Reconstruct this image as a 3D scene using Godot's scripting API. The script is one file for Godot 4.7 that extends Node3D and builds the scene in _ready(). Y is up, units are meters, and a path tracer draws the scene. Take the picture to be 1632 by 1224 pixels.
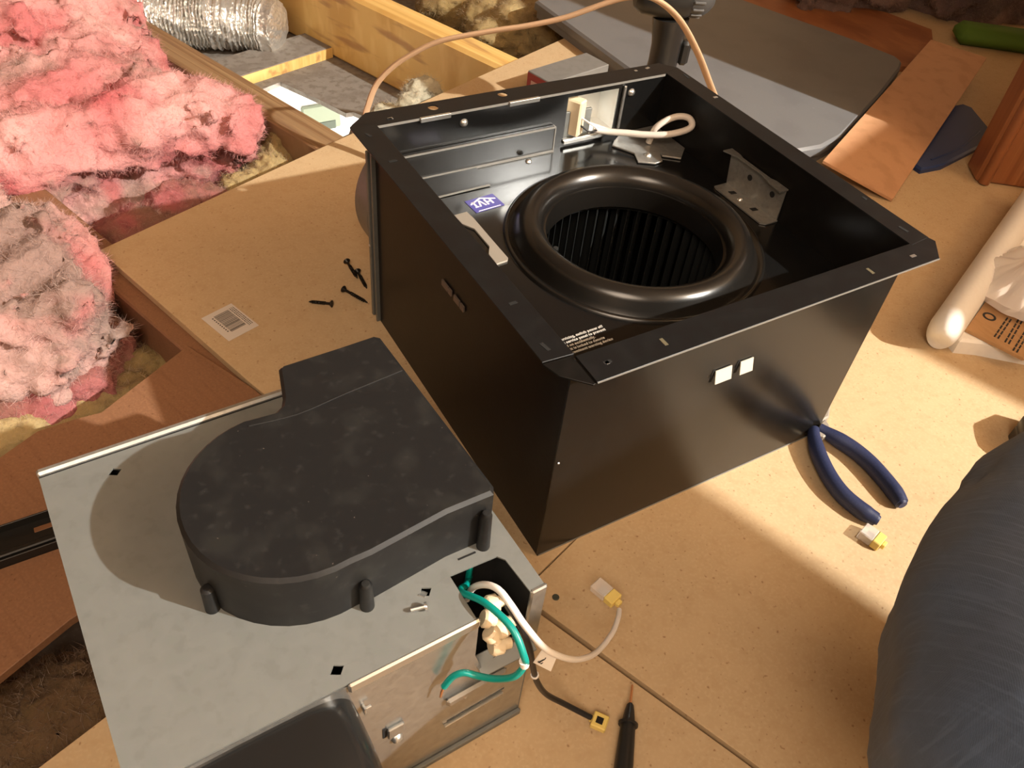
extends Node3D
# Attic floor: a new black fan housing, an old galvanised fan, insulation, joists and tools. Metres, y up.

# ---------------------------------------------------------------- mesh builder
class MB:
	var v := PackedVector3Array()      # triangles, counter-clockwise seen from outside
	func tri(a: Vector3, b: Vector3, c: Vector3) -> void:
		v.append(a); v.append(b); v.append(c)
	func quad(a: Vector3, b: Vector3, c: Vector3, d: Vector3) -> void:
		tri(a, b, c); tri(a, c, d)
	func orient(start: int) -> void:   # turn a closed shell outward
		var m := Vector3.ZERO
		var n := v.size() - start
		if n <= 0: return
		for i in range(start, v.size()): m += v[i]
		m /= n
		var vol := 0.0
		for i in range(start, v.size(), 3):
			vol += (v[i] - m).dot((v[i + 1] - m).cross(v[i + 2] - m))
		if vol < 0.0: flip(start)
	func flip(start: int) -> void:
		for i in range(start, v.size(), 3):
			var t := v[i + 1]; v[i + 1] = v[i + 2]; v[i + 2] = t
	func xform(start: int, t: Transform3D) -> void:
		for i in range(start, v.size()): v[i] = t * v[i]
	func box(lo: Vector3, hi: Vector3, b := 0.0, t := Transform3D.IDENTITY) -> MB:
		var s := v.size()
		var c := (lo + hi) * 0.5
		var h := (hi - lo) * 0.5
		b = minf(b, minf(h.x, minf(h.y, h.z)) * 0.98)
		var P := func(sx: float, sy: float, sz: float, ax: int) -> Vector3:
			var p := Vector3(sx * (h.x - b), sy * (h.y - b), sz * (h.z - b))
			if ax == 0: p.x = sx * h.x
			elif ax == 1: p.y = sy * h.y
			else: p.z = sz * h.z
			return c + p
		for sg in [-1.0, 1.0]:
			quad(P.call(sg, -1.0, -1.0, 0), P.call(sg, 1.0, -1.0, 0), P.call(sg, 1.0, 1.0, 0), P.call(sg, -1.0, 1.0, 0))
			if sg < 0: flip(v.size() - 6)
			quad(P.call(-1.0, sg, -1.0, 1), P.call(-1.0, sg, 1.0, 1), P.call(1.0, sg, 1.0, 1), P.call(1.0, sg, -1.0, 1))
			if sg < 0: flip(v.size() - 6)
			quad(P.call(-1.0, -1.0, sg, 2), P.call(1.0, -1.0, sg, 2), P.call(1.0, 1.0, sg, 2), P.call(-1.0, 1.0, sg, 2))
			if sg < 0: flip(v.size() - 6)
		if b > 0.0:
			for a in [-1.0, 1.0]:
				for d in [-1.0, 1.0]:
					var k := v.size()
					quad(P.call(a, d, -1.0, 0), P.call(a, d, 1.0, 0), P.call(a, d, 1.0, 1), P.call(a, d, -1.0, 1))
					_out(k, c)
					k = v.size()
					quad(P.call(a, -1.0, d, 0), P.call(a, 1.0, d, 0), P.call(a, 1.0, d, 2), P.call(a, -1.0, d, 2))
					_out(k, c)
					k = v.size()
					quad(P.call(-1.0, a, d, 1), P.call(1.0, a, d, 1), P.call(1.0, a, d, 2), P.call(-1.0, a, d, 2))
					_out(k, c)
					for e in [-1.0, 1.0]:
						k = v.size()
						tri(P.call(a, d, e, 0), P.call(a, d, e, 1), P.call(a, d, e, 2))
						_out(k, c)
		xform(s, t)
		return self
	func _out(k: int, c: Vector3) -> void:
		var n := (v[k + 1] - v[k]).cross(v[k + 2] - v[k])
		if n.dot(v[k] - c) < 0: flip(k)
	# polygon in (x, z), from y0 to y1, with a chamfer b round the top; t places it
	func prism(poly: PackedVector2Array, y0: float, y1: float, b := 0.0, t := Transform3D.IDENTITY) -> MB:
		var s := v.size()
		var p := poly.duplicate()
		var ar := 0.0
		for i in p.size(): ar += p[i].cross(p[(i + 1) % p.size()])
		if ar < 0: p.reverse()
		var n := p.size()
		var q := PackedVector2Array()
		for i in n:
			var d1: Vector2 = (p[i] - p[(i + n - 1) % n]).normalized()
			var d2: Vector2 = (p[(i + 1) % n] - p[i]).normalized()
			var n1 := Vector2(-d1.y, d1.x)
			var n2 := Vector2(-d2.y, d2.x)
			var m := (n1 + n2)
			m = m / maxf(0.35, m.length_squared() * 0.5)
			q.append(p[i] + m * b)
		var idx := Geometry2D.triangulate_polygon(p)
		for i in range(0, idx.size(), 3):
			var a := p[idx[i]]; var bb := p[idx[i + 1]]; var c := p[idx[i + 2]]
			if (bb - a).cross(c - a) < 0: var tt := bb; bb = c; c = tt
			tri(Vector3(a.x, y0, a.y), Vector3(bb.x, y0, bb.y), Vector3(c.x, y0, c.y))
		idx = Geometry2D.triangulate_polygon(q) if b != 0.0 else idx
		for i in range(0, idx.size(), 3):
			var a := q[idx[i]]; var bb := q[idx[i + 1]]; var c := q[idx[i + 2]]
			if (bb - a).cross(c - a) < 0: var tt := bb; bb = c; c = tt
			tri(Vector3(a.x, y1, a.y), Vector3(c.x, y1, c.y), Vector3(bb.x, y1, bb.y))
		for i in n:
			var j := (i + 1) % n
			var a := Vector3(p[i].x, y0, p[i].y); var c := Vector3(p[j].x, y0, p[j].y)
			var d := Vector3(p[j].x, y1 - b, p[j].y); var e := Vector3(p[i].x, y1 - b, p[i].y)
			quad(a, e, d, c)
			if b > 0.0:
				quad(e, Vector3(q[i].x, y1, q[i].y), Vector3(q[j].x, y1, q[j].y), d)
		orient(s)
		xform(s, t)
		return self
	func tube(path: PackedVector3Array, r, n := 10, squash := 1.0, side := Vector3.ZERO) -> MB:
		var s := v.size()
		var rings := []
		var m := path.size()
		var up := side
		for i in m:
			var d: Vector3 = (path[mini(i + 1, m - 1)] - path[maxi(i - 1, 0)]).normalized()
			if up == Vector3.ZERO: up = Vector3.UP if absf(d.y) < 0.9 else Vector3.RIGHT
			up = (up - d * up.dot(d)).normalized()
			var w := d.cross(up)
			var rr: float = r[i] if r is Array else r
			var ring := PackedVector3Array()
			for k in n:
				var a := TAU * k / n
				ring.append(path[i] + (up * cos(a) + w * sin(a) * squash) * rr)
			rings.append(ring)
		for i in m - 1:
			for k in n:
				var l := (k + 1) % n
				quad(rings[i][k], rings[i][l], rings[i + 1][l], rings[i + 1][k])
		for k in range(1, n - 1):
			tri(rings[0][0], rings[0][k + 1], rings[0][k])
			tri(rings[m - 1][0], rings[m - 1][k], rings[m - 1][k + 1])
		orient(s)
		return self
	# profile of (radius, y); closed = the profile is a loop
	func lathe(prof: PackedVector2Array, n := 32, closed := false, t := Transform3D.IDENTITY) -> MB:
		var s := v.size()
		var m := prof.size()
		for i in (m if closed else m - 1):
			var p := prof[i]; var q := prof[(i + 1) % m]
			for k in n:
				var a := TAU * k / n; var b := TAU * (k + 1) / n
				var p0 := Vector3(p.x * cos(a), p.y, p.x * sin(a)); var p1 := Vector3(p.x * cos(b), p.y, p.x * sin(b))
				var q0 := Vector3(q.x * cos(a), q.y, q.x * sin(a)); var q1 := Vector3(q.x * cos(b), q.y, q.x * sin(b))
				if p.x > 1e-6: tri(p0, q1, p1)
				if q.x > 1e-6: tri(p0, q0, q1)
		orient(s)
		xform(s, t)
		return self
	func mesh(crease := 38.0) -> ArrayMesh:
		var lim := cos(deg_to_rad(crease))
		var at := {}
		var fn := PackedVector3Array()
		for i in range(0, v.size(), 3):
			var nn := (v[i + 1] - v[i]).cross(v[i + 2] - v[i])
			fn.append(nn)
			for k in 3:
				var key := Vector3i((v[i + k] * 50000.0).round())
				if not at.has(key): at[key] = []
				at[key].append(i / 3)
		var ov := PackedVector3Array(); var on := PackedVector3Array()
		for i in range(0, v.size(), 3):
			var f := fn[i / 3]
			var fl := f.normalized()
			if f.length_squared() < 1e-24: continue
			for k in [0, 2, 1]:
				var p := v[i + k]
				var acc := Vector3.ZERO
				for j in at[Vector3i((p * 50000.0).round())]:
					if fn[j].normalized().dot(fl) > lim: acc += fn[j]
				ov.append(p); on.append(acc.normalized() if acc.length_squared() > 0 else fl)
		var arr := []
		arr.resize(Mesh.ARRAY_MAX)
		arr[Mesh.ARRAY_VERTEX] = ov; arr[Mesh.ARRAY_NORMAL] = on
		var am := ArrayMesh.new()
		am.add_surface_from_arrays(Mesh.PRIMITIVE_TRIANGLES, arr)
		return am

# ---------------------------------------------------------------- scene helpers
var M := {}
var names := {}
const TURN := 0.32625          # joists and boards run 18.7 degrees off the black box

func numbered(called: String) -> String:
	names[called] = names.get(called, -1) + 1
	return called if names[called] == 0 else "%s_%03d" % [called, names[called]]

func put(called: String, mesh: Mesh, mt: Material, parent: Node = null) -> MeshInstance3D:
	var o := MeshInstance3D.new()
	o.name = numbered(called) if parent == null else called
	o.mesh = mesh
	o.material_override = mt
	(self if parent == null else parent).add_child(o, true)
	return o

func piece(called: String, b: MB, mt: Material, parent: Node = null, crease := 38.0) -> MeshInstance3D:
	return put(called, b.mesh(crease), mt, parent)

func thing(called: String, label: String, category: String, at := Vector3.ZERO, turn := 0.0, group := "") -> Node3D:
	var o := Node3D.new()
	o.name = numbered(called)
	add_child(o, true)
	o.position = at
	o.rotation.y = turn
	return tag(o, label, category, group)

func tag(o: Node3D, label: String, category: String, group := "", kind := "") -> Node3D:
	if label: o.set_meta("label", label)
	if category: o.set_meta("category", category)
	if group: o.set_meta("group", group)
	if kind: o.set_meta("kind", kind)
	return o

func lin(r: float, g: float, b: float) -> Color:
	return Color(r, g, b).linear_to_srgb()

func mat(c: Color, rough := 0.6, metal := 0.0) -> StandardMaterial3D:
	var m := StandardMaterial3D.new()
	m.albedo_color = c
	m.roughness = rough
	m.metallic = metal
	return m

func noise_bytes(size: int, freq: float, seed_: int, type := FastNoiseLite.TYPE_SIMPLEX_SMOOTH, oct := 4, stretch := 1.0) -> PackedByteArray:
	var n := FastNoiseLite.new()
	n.seed = seed_
	n.noise_type = type
	n.frequency = freq
	n.fractal_octaves = oct
	if oct == 1: n.fractal_type = FastNoiseLite.FRACTAL_NONE
	var im := n.get_seamless_image(size, int(size / stretch))
	im.convert(Image.FORMAT_L8)
	if stretch != 1.0: im.resize(size, size, Image.INTERPOLATE_CUBIC)
	return im.get_data()

# base colour, then layers of [bytes, colour, lo, hi, strength]; linear colours
func paint(size: int, base: Color, layers: Array) -> ImageTexture:
	var out := PackedByteArray()
	out.resize(size * size * 3)
	for i in size * size:
		var c := base
		for l in layers:
			var t: float = smoothstep(l[2], l[3], l[0][i] / 255.0) * l[4]
			if t > 0.0: c = c.lerp(l[1], t)
		out[i * 3] = int(clampf(c.r, 0, 1) * 255); out[i * 3 + 1] = int(clampf(c.g, 0, 1) * 255); out[i * 3 + 2] = int(clampf(c.b, 0, 1) * 255)
	return ImageTexture.create_from_image(Image.create_from_data(size, size, false, Image.FORMAT_RGB8, out))

func bump(size: int, bytes: PackedByteArray, strength: float) -> ImageTexture:
	var im := Image.create_from_data(size, size, false, Image.FORMAT_L8, bytes)
	im.convert(Image.FORMAT_RGBA8)
	im.bump_map_to_normal_map(strength)
	return ImageTexture.create_from_image(im)

func tri_mat(tex: Texture2D, scale: Vector3, rough: float, metal := 0.0, nrm: Texture2D = null, nscale := 0.5) -> StandardMaterial3D:
	var m := mat(Color.WHITE, rough, metal)
	m.albedo_texture = tex
	m.uv1_triplanar = true
	m.uv1_scale = scale
	m.uv1_triplanar_sharpness = 4.0
	if nrm:
		m.normal_enabled = true
		m.normal_texture = nrm
		m.normal_scale = nscale
	return m

func pv(a: Array) -> PackedVector2Array:
	var o := PackedVector2Array()
	for i in range(0, a.size(), 2): o.append(Vector2(a[i], a[i + 1]))
	return o

func curve(pts: Array, step := 0.006) -> PackedVector3Array:
	var c := Curve3D.new()
	c.bake_interval = step
	for i in pts.size():
		var p: Vector3 = pts[i]
		var d: Vector3 = (pts[mini(i + 1, pts.size() - 1)] - pts[maxi(i - 1, 0)]) / 6.0
		c.add_point(p, -d, d)
	return c.get_baked_points()

func disc(c: Vector2, r: float, n := 16) -> PackedVector2Array:
	var o := PackedVector2Array()
	for i in n: o.append(c + Vector2(cos(TAU * i / n), sin(TAU * i / n)) * r)
	return o

# outer polygon with holes cut in, each joined to the outside by a hair-thin slit
func holed(outer: PackedVector2Array, holes: Array) -> PackedVector2Array:
	var res := outer.duplicate()
	if Geometry2D.is_polygon_clockwise(res): res.reverse()
	for h: PackedVector2Array in holes:
		var hole := h.duplicate()
		if not Geometry2D.is_polygon_clockwise(hole): hole.reverse()
		var bi := 0; var bj := 0; var bd := 1e9
		for i in res.size():
			for j in hole.size():
				var d := res[i].distance_squared_to(hole[j])
				if d < bd: bd = d; bi = i; bj = j
		var o := PackedVector2Array()
		for i in bi + 1: o.append(res[i])
		for j in hole.size(): o.append(hole[(bj + j) % hole.size()])
		var along := (hole[bj] - res[bi]).orthogonal().normalized() * 0.00002
		o.append(hole[bj] + along)
		o.append(res[bi] + along)
		for i in range(bi + 1, res.size()): o.append(res[i])
		res = o
	return res

# flat printed piece: thin slab whose top carries a texture (x right, z down)
func printed(called: String, size: Vector2, thick: float, tex_mat: Material, side_mat: Material, parent: Node) -> MeshInstance3D:
	var st := SurfaceTool.new()
	st.begin(Mesh.PRIMITIVE_TRIANGLES)
	var h := size * 0.5
	var c := [Vector3(-h.x, thick, -h.y), Vector3(h.x, thick, -h.y), Vector3(h.x, thick, h.y), Vector3(-h.x, thick, h.y)]
	var uv := [Vector2(0, 0), Vector2(1, 0), Vector2(1, 1), Vector2(0, 1)]
	for k in [0, 1, 2, 0, 2, 3]:
		st.set_normal(Vector3.UP); st.set_uv(uv[k]); st.add_vertex(c[k])
	var am := st.commit()
	am.surface_set_material(0, tex_mat)
	var sides := MB.new().box(Vector3(-h.x, 0, -h.y), Vector3(h.x, thick - 0.00005, h.y)).mesh()
	am.add_surface_from_arrays(Mesh.PRIMITIVE_TRIANGLES, sides.surface_get_arrays(0))
	am.surface_set_material(1, side_mat)
	var o := MeshInstance3D.new()
	o.name = called
	o.mesh = am
	parent.add_child(o, true)
	return o

func letters(text: String, height: float, mt: Material, parent: Node, t: Transform3D, called := "lettering") -> MeshInstance3D:
	var tm := TextMesh.new()
	var f := SystemFont.new()
	f.font_names = PackedStringArray(["Droid Sans"])
	f.font_weight = 700
	tm.font = f
	tm.text = text
	tm.font_size = 32
	tm.pixel_size = height / 24.0
	tm.depth = 0.0004
	tm.curve_step = 2.0
	tm.horizontal_alignment = HORIZONTAL_ALIGNMENT_LEFT
	var o := put(called, tm, mt, parent)
	o.transform = t
	return o

const FLAT := Basis(Vector3(1, 0, 0), Vector3(0, 0, -1), Vector3(0, 1, 0))   # text laid on the floor, read from +z

func _ready() -> void:
	# ------------------------------------------------ camera, sky, lights, exposure
	var cam := Camera3D.new()
	cam.name = "camera"
	cam.fov = 49.948
	cam.near = 0.02
	cam.transform = Transform3D(Basis(Vector3(0.866707, 0.085795, 0.491384), Vector3(0.294349, 0.707338, -0.642675), Vector3(-0.402713, 0.70165, 0.587801)).orthonormalized(), Vector3(-0.257131, 0.592089, 0.306813))
	add_child(cam)
	cam.current = true
	var we := WorldEnvironment.new()
	we.name = "environment"
	var env := Environment.new()
	env.background_mode = Environment.BG_COLOR
	env.background_color = Color(0.01, 0.01, 0.012)
	env.tonemap_mode = Environment.TONE_MAPPER_LINEAR
	env.tonemap_exposure = 1.0
	env.sdfgi_enabled = true
	env.ssao_enabled = true
	env.ssil_enabled = true
	we.environment = env
	add_child(we)
	lamps()
	materials()
	attic_shell()
	flooring()
	insulation()
	fan_housing()
	old_fan()
	small_things()
	background_things()
	person()

const KEY_AT := Vector3(1.76, 2.1, 2.03)
const KEY_ENERGY := 24.0
const FILL_ENERGY := 2.9

func lamps() -> void:
	# unseen bulb right of and behind the camera, placed to light the floor
	var t := thing("unseen_work_lamp", "unseen bulb on a cord, out of view, lighting the work area from the right", "lamp", KEY_AT)
	var glow := mat(Color(1, 0.93, 0.8), 0.4)
	glow.emission_enabled = true
	glow.emission = Color(1, 0.9, 0.74)
	glow.emission_energy_multiplier = 6.0
	piece("bulb", MB.new().lathe(pv([0, -0.034, 0.012, -0.033, 0.024, -0.026, 0.031, -0.012, 0.031, 0.004, 0.024, 0.02, 0.016, 0.032, 0.013, 0.044, 0, 0.044]), 24), glow, t)
	piece("socket", MB.new().lathe(pv([0, 0.044, 0.018, 0.044, 0.019, 0.08, 0.012, 0.09, 0, 0.09]), 20), mat(Color(0.08, 0.08, 0.08), 0.5), t)
	piece("cord", MB.new().tube(PackedVector3Array([Vector3(0, 0.088, 0), Vector3(0, 0.25, 0), Vector3(0, 0.405, 0)]), 0.004, 8), mat(Color(0.1, 0.1, 0.1), 0.6), t)
	var l := OmniLight3D.new()
	l.name = "bulb_light"
	l.light_color = lin(1, 0.97, 0.89)
	l.light_energy = KEY_ENERGY
	l.light_size = 0.025
	l.omni_range = 12.0
	l.omni_attenuation = 2.0
	l.shadow_enabled = true
	t.add_child(l)
	# added soft fill panel, standing in for light bounced off the roof
	var p := thing("added_fill_panel", "added square fill light panel, out of view above the left of the work area", "lamp", Vector3(-0.8, 1.55, 0.95))
	var pm := mat(Color(1, 0.9, 0.75), 0.6)
	pm.emission_enabled = true
	pm.emission = lin(1, 0.80, 0.61)
	pm.emission_energy_multiplier = 0.3
	piece("diffuser", MB.new().box(Vector3(-0.4, -0.012, -0.4), Vector3(0.4, 0, 0.4), 0.003), pm, p)
	piece("frame", MB.new().box(Vector3(-0.43, 0, -0.43), Vector3(0.43, 0.04, 0.43), 0.004), mat(Color(0.8, 0.8, 0.78), 0.5), p)
	for c in [Vector2(-0.41, -0.41), Vector2(0.41, -0.41), Vector2(0.41, 0.41), Vector2(-0.41, 0.41)]:
		piece("hanger", MB.new().tube(PackedVector3Array([Vector3(c.x, 0.04, c.y), Vector3(c.x, 0.948, c.y)]), 0.003, 6), mat(Color(0.3, 0.3, 0.3), 0.5), p)
	var a := AreaLight3D.new()
	a.name = "added_fill_light"
	a.area_size = Vector2(0.8, 0.8)
	a.light_color = lin(1, 0.80, 0.61)
	a.light_energy = FILL_ENERGY
	a.area_range = 12.0
	a.shadow_enabled = true
	a.position = Vector3(0, -0.02, 0)
	a.rotation_degrees = Vector3(-90, 0, 0)
	p.add_child(a)

# ---------------------------------------------------------------- materials
func materials() -> void:
	var S := 512
	var fine := noise_bytes(S, 0.12, 1, FastNoiseLite.TYPE_SIMPLEX_SMOOTH, 3)
	var mid := noise_bytes(S, 0.03, 2)
	var broad := noise_bytes(S, 0.008, 3)
	var speck := noise_bytes(S, 0.09, 4, FastNoiseLite.TYPE_SIMPLEX_SMOOTH, 2)
	var grain := noise_bytes(S, 0.02, 5, FastNoiseLite.TYPE_SIMPLEX_SMOOTH, 5, 10.0)
	var streak := noise_bytes(S, 0.045, 6, FastNoiseLite.TYPE_SIMPLEX_SMOOTH, 3, 16.0)
	var cells := noise_bytes(S, 0.05, 7, FastNoiseLite.TYPE_CELLULAR, 1)
	# hardboard / MDF: tan with fibres and flecks
	var t := paint(S, lin(0.49, 0.35, 0.20), [[fine, lin(0.56, 0.41, 0.25), 0.45, 0.8, 0.5], [mid, lin(0.45, 0.31, 0.17), 0.5, 0.8, 0.5], [broad, lin(0.53, 0.385, 0.225), 0.4, 0.8, 0.4], [speck, lin(0.24, 0.13, 0.06), 0.82, 0.92, 0.7]])
	M.mdf = tri_mat(t, Vector3(4, 4, 4), 0.62, 0.0, bump(S, fine, 1.0), 0.15)
	t = paint(S, lin(0.21, 0.10, 0.05), [[fine, lin(0.26, 0.13, 0.065), 0.4, 0.8, 0.6], [streak, lin(0.15, 0.065, 0.03), 0.55, 0.85, 0.25], [speck, lin(0.12, 0.05, 0.02), 0.8, 0.9, 0.7]])
	M.brown_board = tri_mat(t, Vector3(5, 5, 5), 0.6, 0.0, bump(S, fine, 1.0), 0.15)
	t = paint(S, lin(0.27, 0.17, 0.085), [[grain, lin(0.19, 0.10, 0.045), 0.4, 0.75, 0.8], [streak, lin(0.34, 0.22, 0.11), 0.5, 0.8, 0.6], [broad, lin(0.18, 0.10, 0.055), 0.6, 0.9, 0.5]])
	M.joist = tri_mat(t, Vector3(7, 7, 1.2), 0.65, 0.0, bump(S, grain, 2.0), 0.3)
	t = paint(S, lin(0.72, 0.47, 0.16), [[grain, lin(0.60, 0.35, 0.10), 0.45, 0.8, 0.7], [streak, lin(0.80, 0.56, 0.22), 0.5, 0.8, 0.6], [broad, lin(0.36, 0.18, 0.07), 0.62, 0.9, 0.7]])
	M.big_joist = tri_mat(t, Vector3(5, 5, 1.0), 0.6, 0.0, bump(S, grain, 2.0), 0.3)
	t = paint(S, lin(0.26, 0.095, 0.035), [[grain, lin(0.19, 0.06, 0.02), 0.4, 0.8, 0.8], [streak, lin(0.34, 0.14, 0.05), 0.5, 0.8, 0.5]])
	M.red_wood = tri_mat(t, Vector3(6, 1.0, 6), 0.35, 0.0, bump(S, grain, 1.5), 0.15)
	M.red_wood_flat = tri_mat(t, Vector3(1.2, 6, 6), 0.5, 0.0, bump(S, grain, 1.5), 0.15)
	t = paint(S, lin(0.48, 0.26, 0.14), [[fine, lin(0.51, 0.285, 0.155), 0.4, 0.8, 0.4], [broad, lin(0.40, 0.21, 0.105), 0.45, 0.85, 0.7], [speck, lin(0.62, 0.4, 0.22), 0.84, 0.92, 0.6]])
	M.strip = tri_mat(t, Vector3(5, 5, 5), 0.55)
	t = paint(S, lin(0.22, 0.20, 0.175), [[mid, lin(0.15, 0.125, 0.105), 0.45, 0.75, 0.8], [broad, lin(0.17, 0.145, 0.125), 0.45, 0.75, 0.8], [fine, lin(0.27, 0.25, 0.225), 0.6, 0.9, 0.5]])
	M.drywall = tri_mat(t, Vector3(3, 3, 3), 0.9)
	t = paint(S, lin(0.30, 0.20, 0.11), [[grain, lin(0.2, 0.12, 0.06), 0.4, 0.8, 0.8], [broad, lin(0.38, 0.27, 0.16), 0.5, 0.8, 0.5]])
	M.roof = tri_mat(t, Vector3(0.6, 0.6, 2), 0.85)
	# galvanised sheet
	t = paint(S, lin(0.165, 0.172, 0.165), [[cells, lin(0.18, 0.188, 0.18), 0.3, 0.8, 0.5], [mid, lin(0.145, 0.15, 0.142), 0.5, 0.8, 0.6], [broad, lin(0.18, 0.187, 0.178), 0.4, 0.8, 0.5]])
	M.galv = tri_mat(t, Vector3(5, 5, 5), 0.52, 0.25, bump(S, mid, 1.0), 0.05)
	t = paint(S, lin(0.40, 0.40, 0.385), [[cells, lin(0.48, 0.48, 0.46), 0.3, 0.8, 0.6], [mid, lin(0.33, 0.325, 0.31), 0.5, 0.8, 0.6]])
	M.galv_shiny = tri_mat(t, Vector3(6, 6, 6), 0.24, 0.8, bump(S, mid, 1.0), 0.06)
	M.steel = mat(lin(0.62, 0.62, 0.6), 0.28, 0.9)
	M.zinc = tri_mat(t, Vector3(9, 9, 9), 0.34, 0.75)
	# black paints and plastics
	M.paint_out = tri_mat(paint(S, lin(0.007, 0.0065, 0.006), [[mid, lin(0.010, 0.009, 0.008), 0.4, 0.8, 0.6]]), Vector3(3, 3, 3), 0.30, 0.0, bump(S, fine, 1.0), 0.03)
	M.paint_out.metallic_specular = 0.25
	M.flange = M.paint_out.duplicate()
	M.flange.albedo_color = Color(1.0, 1.05, 1.12)
	M.flange.metallic_specular = 0.33
	M.flange.roughness = 0.38
	M.paint_front_boosted = M.paint_out.duplicate()  # outer paint copy, shine raised so the front mirrors more lit floor
	M.paint_front_boosted.metallic_specular = 0.42
	M.paint_front_boosted.roughness = 0.25
	M.paint_in = mat(lin(0.006, 0.006, 0.006), 0.17)
	M.paint_in.metallic_specular = 0.5
	M.edge = mat(lin(0.22, 0.215, 0.20), 0.4, 0.2)  # pale grey painted on as the highlight along black metal edges
	M.ring = mat(lin(0.008, 0.007, 0.006), 0.24)
	M.ring.metallic_specular = 0.5
	M.blade = mat(lin(0.012, 0.013, 0.013), 0.35)
	t = paint(S, lin(0.010, 0.010, 0.0105), [[broad, lin(0.018, 0.018, 0.0175), 0.45, 0.85, 0.7], [mid, lin(0.035, 0.034, 0.033), 0.62, 0.92, 0.4], [speck, lin(0.25, 0.2, 0.17), 0.93, 0.97, 0.7]])
	M.scroll = tri_mat(t, Vector3(6, 6, 6), 0.46)
	M.scroll.metallic_specular = 0.35
	M.cap = mat(lin(0.010, 0.010, 0.010), 0.2)
	M.black_plastic = mat(lin(0.012, 0.012, 0.012), 0.4)
	M.black_hole = mat(lin(0.004, 0.004, 0.004), 0.9)
	M.black_metal = mat(lin(0.02, 0.018, 0.016), 0.42, 0.5)
	M.screw_black = mat(lin(0.014, 0.012, 0.01), 0.4, 0.6)
	M.slot_tan = mat(lin(0.10, 0.085, 0.05), 0.6)
	M.grey_metal = mat(lin(0.30, 0.27, 0.23), 0.5, 0.2)
	M.white_wire = mat(lin(0.78, 0.75, 0.72), 0.4)
	M.grey_cable = mat(lin(0.62, 0.57, 0.52), 0.45)
	M.green_wire = mat(lin(0.0, 0.24, 0.21), 0.35)
	M.black_wire = mat(lin(0.012, 0.012, 0.014), 0.4)
	M.copper = mat(lin(0.8, 0.42, 0.22), 0.3, 0.9)
	M.tan_cable = mat(lin(0.52, 0.34, 0.21), 0.5)
	M.cream = mat(lin(0.72, 0.60, 0.42), 0.45)
	M.yellow = mat(lin(0.72, 0.55, 0.16), 0.35)
	M.clear = mat(Color(0.93, 0.9, 0.88, 0.38), 0.08)
	M.clear.transparency = BaseMaterial3D.TRANSPARENCY_ALPHA
	M.print_white = mat(lin(0.5, 0.47, 0.43), 0.6)
	M.paper = mat(lin(0.75, 0.72, 0.68), 0.7)
	M.ink = mat(lin(0.02, 0.02, 0.02), 0.7)
	M.navy = tri_mat(paint(256, lin(0.010, 0.017, 0.06), [[noise_bytes(256, 0.1, 9), lin(0.02, 0.03, 0.09), 0.4, 0.8, 0.7]]), Vector3(20, 20, 20), 0.55, 0.0, bump(256, noise_bytes(256, 0.15, 10), 2.0), 0.2)
	M.navy_plastic = mat(lin(0.012, 0.032, 0.11), 0.4)
	t = paint(S, lin(0.145, 0.148, 0.155), [[broad, lin(0.125, 0.127, 0.133), 0.45, 0.8, 0.6], [speck, lin(0.2, 0.2, 0.21), 0.85, 0.92, 0.5]])
	M.lid = tri_mat(t, Vector3(2, 2, 2), 0.42)
	M.carton = tri_mat(paint(256, lin(0.17, 0.165, 0.155), [[noise_bytes(256, 0.05, 11), lin(0.14, 0.135, 0.125), 0.4, 0.8, 0.5]]), Vector3(4, 4, 4), 0.6)
	M.red_print = mat(lin(0.22, 0.03, 0.035), 0.5)
	M.foam = tri_mat(paint(256, lin(0.80, 0.78, 0.75), [[noise_bytes(256, 0.09, 12, FastNoiseLite.TYPE_CELLULAR, 1), lin(0.76, 0.73, 0.70), 0.3, 0.8, 0.5]]), Vector3(9, 9, 9), 0.8)
	M.cardboard = tri_mat(paint(256, lin(0.42, 0.24, 0.11), [[noise_bytes(256, 0.06, 13, FastNoiseLite.TYPE_SIMPLEX_SMOOTH, 3, 6.0), lin(0.36, 0.2, 0.085), 0.4, 0.8, 0.6]]), Vector3(6, 6, 6), 0.75)
	M.film = mat(Color(0.95, 0.93, 0.92, 0.5), 0.15)
	M.film.transparency = BaseMaterial3D.TRANSPARENCY_ALPHA
	M.green_pad = mat(lin(0.07, 0.15, 0.012), 0.8)
	M.foil = tri_mat(paint(S, lin(0.86, 0.85, 0.82), [[mid, lin(0.65, 0.64, 0.62), 0.5, 0.8, 0.5]]), Vector3(6, 6, 6), 0.32, 0.85, bump(S, noise_bytes(S, 0.05, 14, FastNoiseLite.TYPE_CELLULAR, 1), 6.0), 0.9)
	M.white_gloss = mat(lin(0.85, 0.85, 0.83), 0.5)
	M.towel = mat(lin(0.16, 0.18, 0.13), 0.8)
	M.towel_band = mat(lin(0.05, 0.06, 0.045), 0.8)
	# denim with a twill weave
	var tw := PackedByteArray()
	tw.resize(S * S)
	for y in S:
		for x in S:
			tw[y * S + x] = 120 + int(60.0 * sin((x + y) * TAU / 8.0)) + (fine[y * S + x] - 128) / 3
	t = paint(S, lin(0.030, 0.048, 0.085), [[tw, lin(0.065, 0.098, 0.16), 0.35, 0.75, 0.6], [streak, lin(0.078, 0.112, 0.18), 0.5, 0.8, 0.5], [broad, lin(0.05, 0.075, 0.13), 0.4, 0.8, 0.6]])
	M.denim = tri_mat(t, Vector3(14, 14, 14), 0.85, 0.0, bump(S, tw, 1.5), 0.4)
	M.denim.rim_enabled = true
	M.denim.rim = 0.3
	# fluffy insulation: colour comes with the vertices
	M.fluff = mat(Color.WHITE, 0.95)
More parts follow.
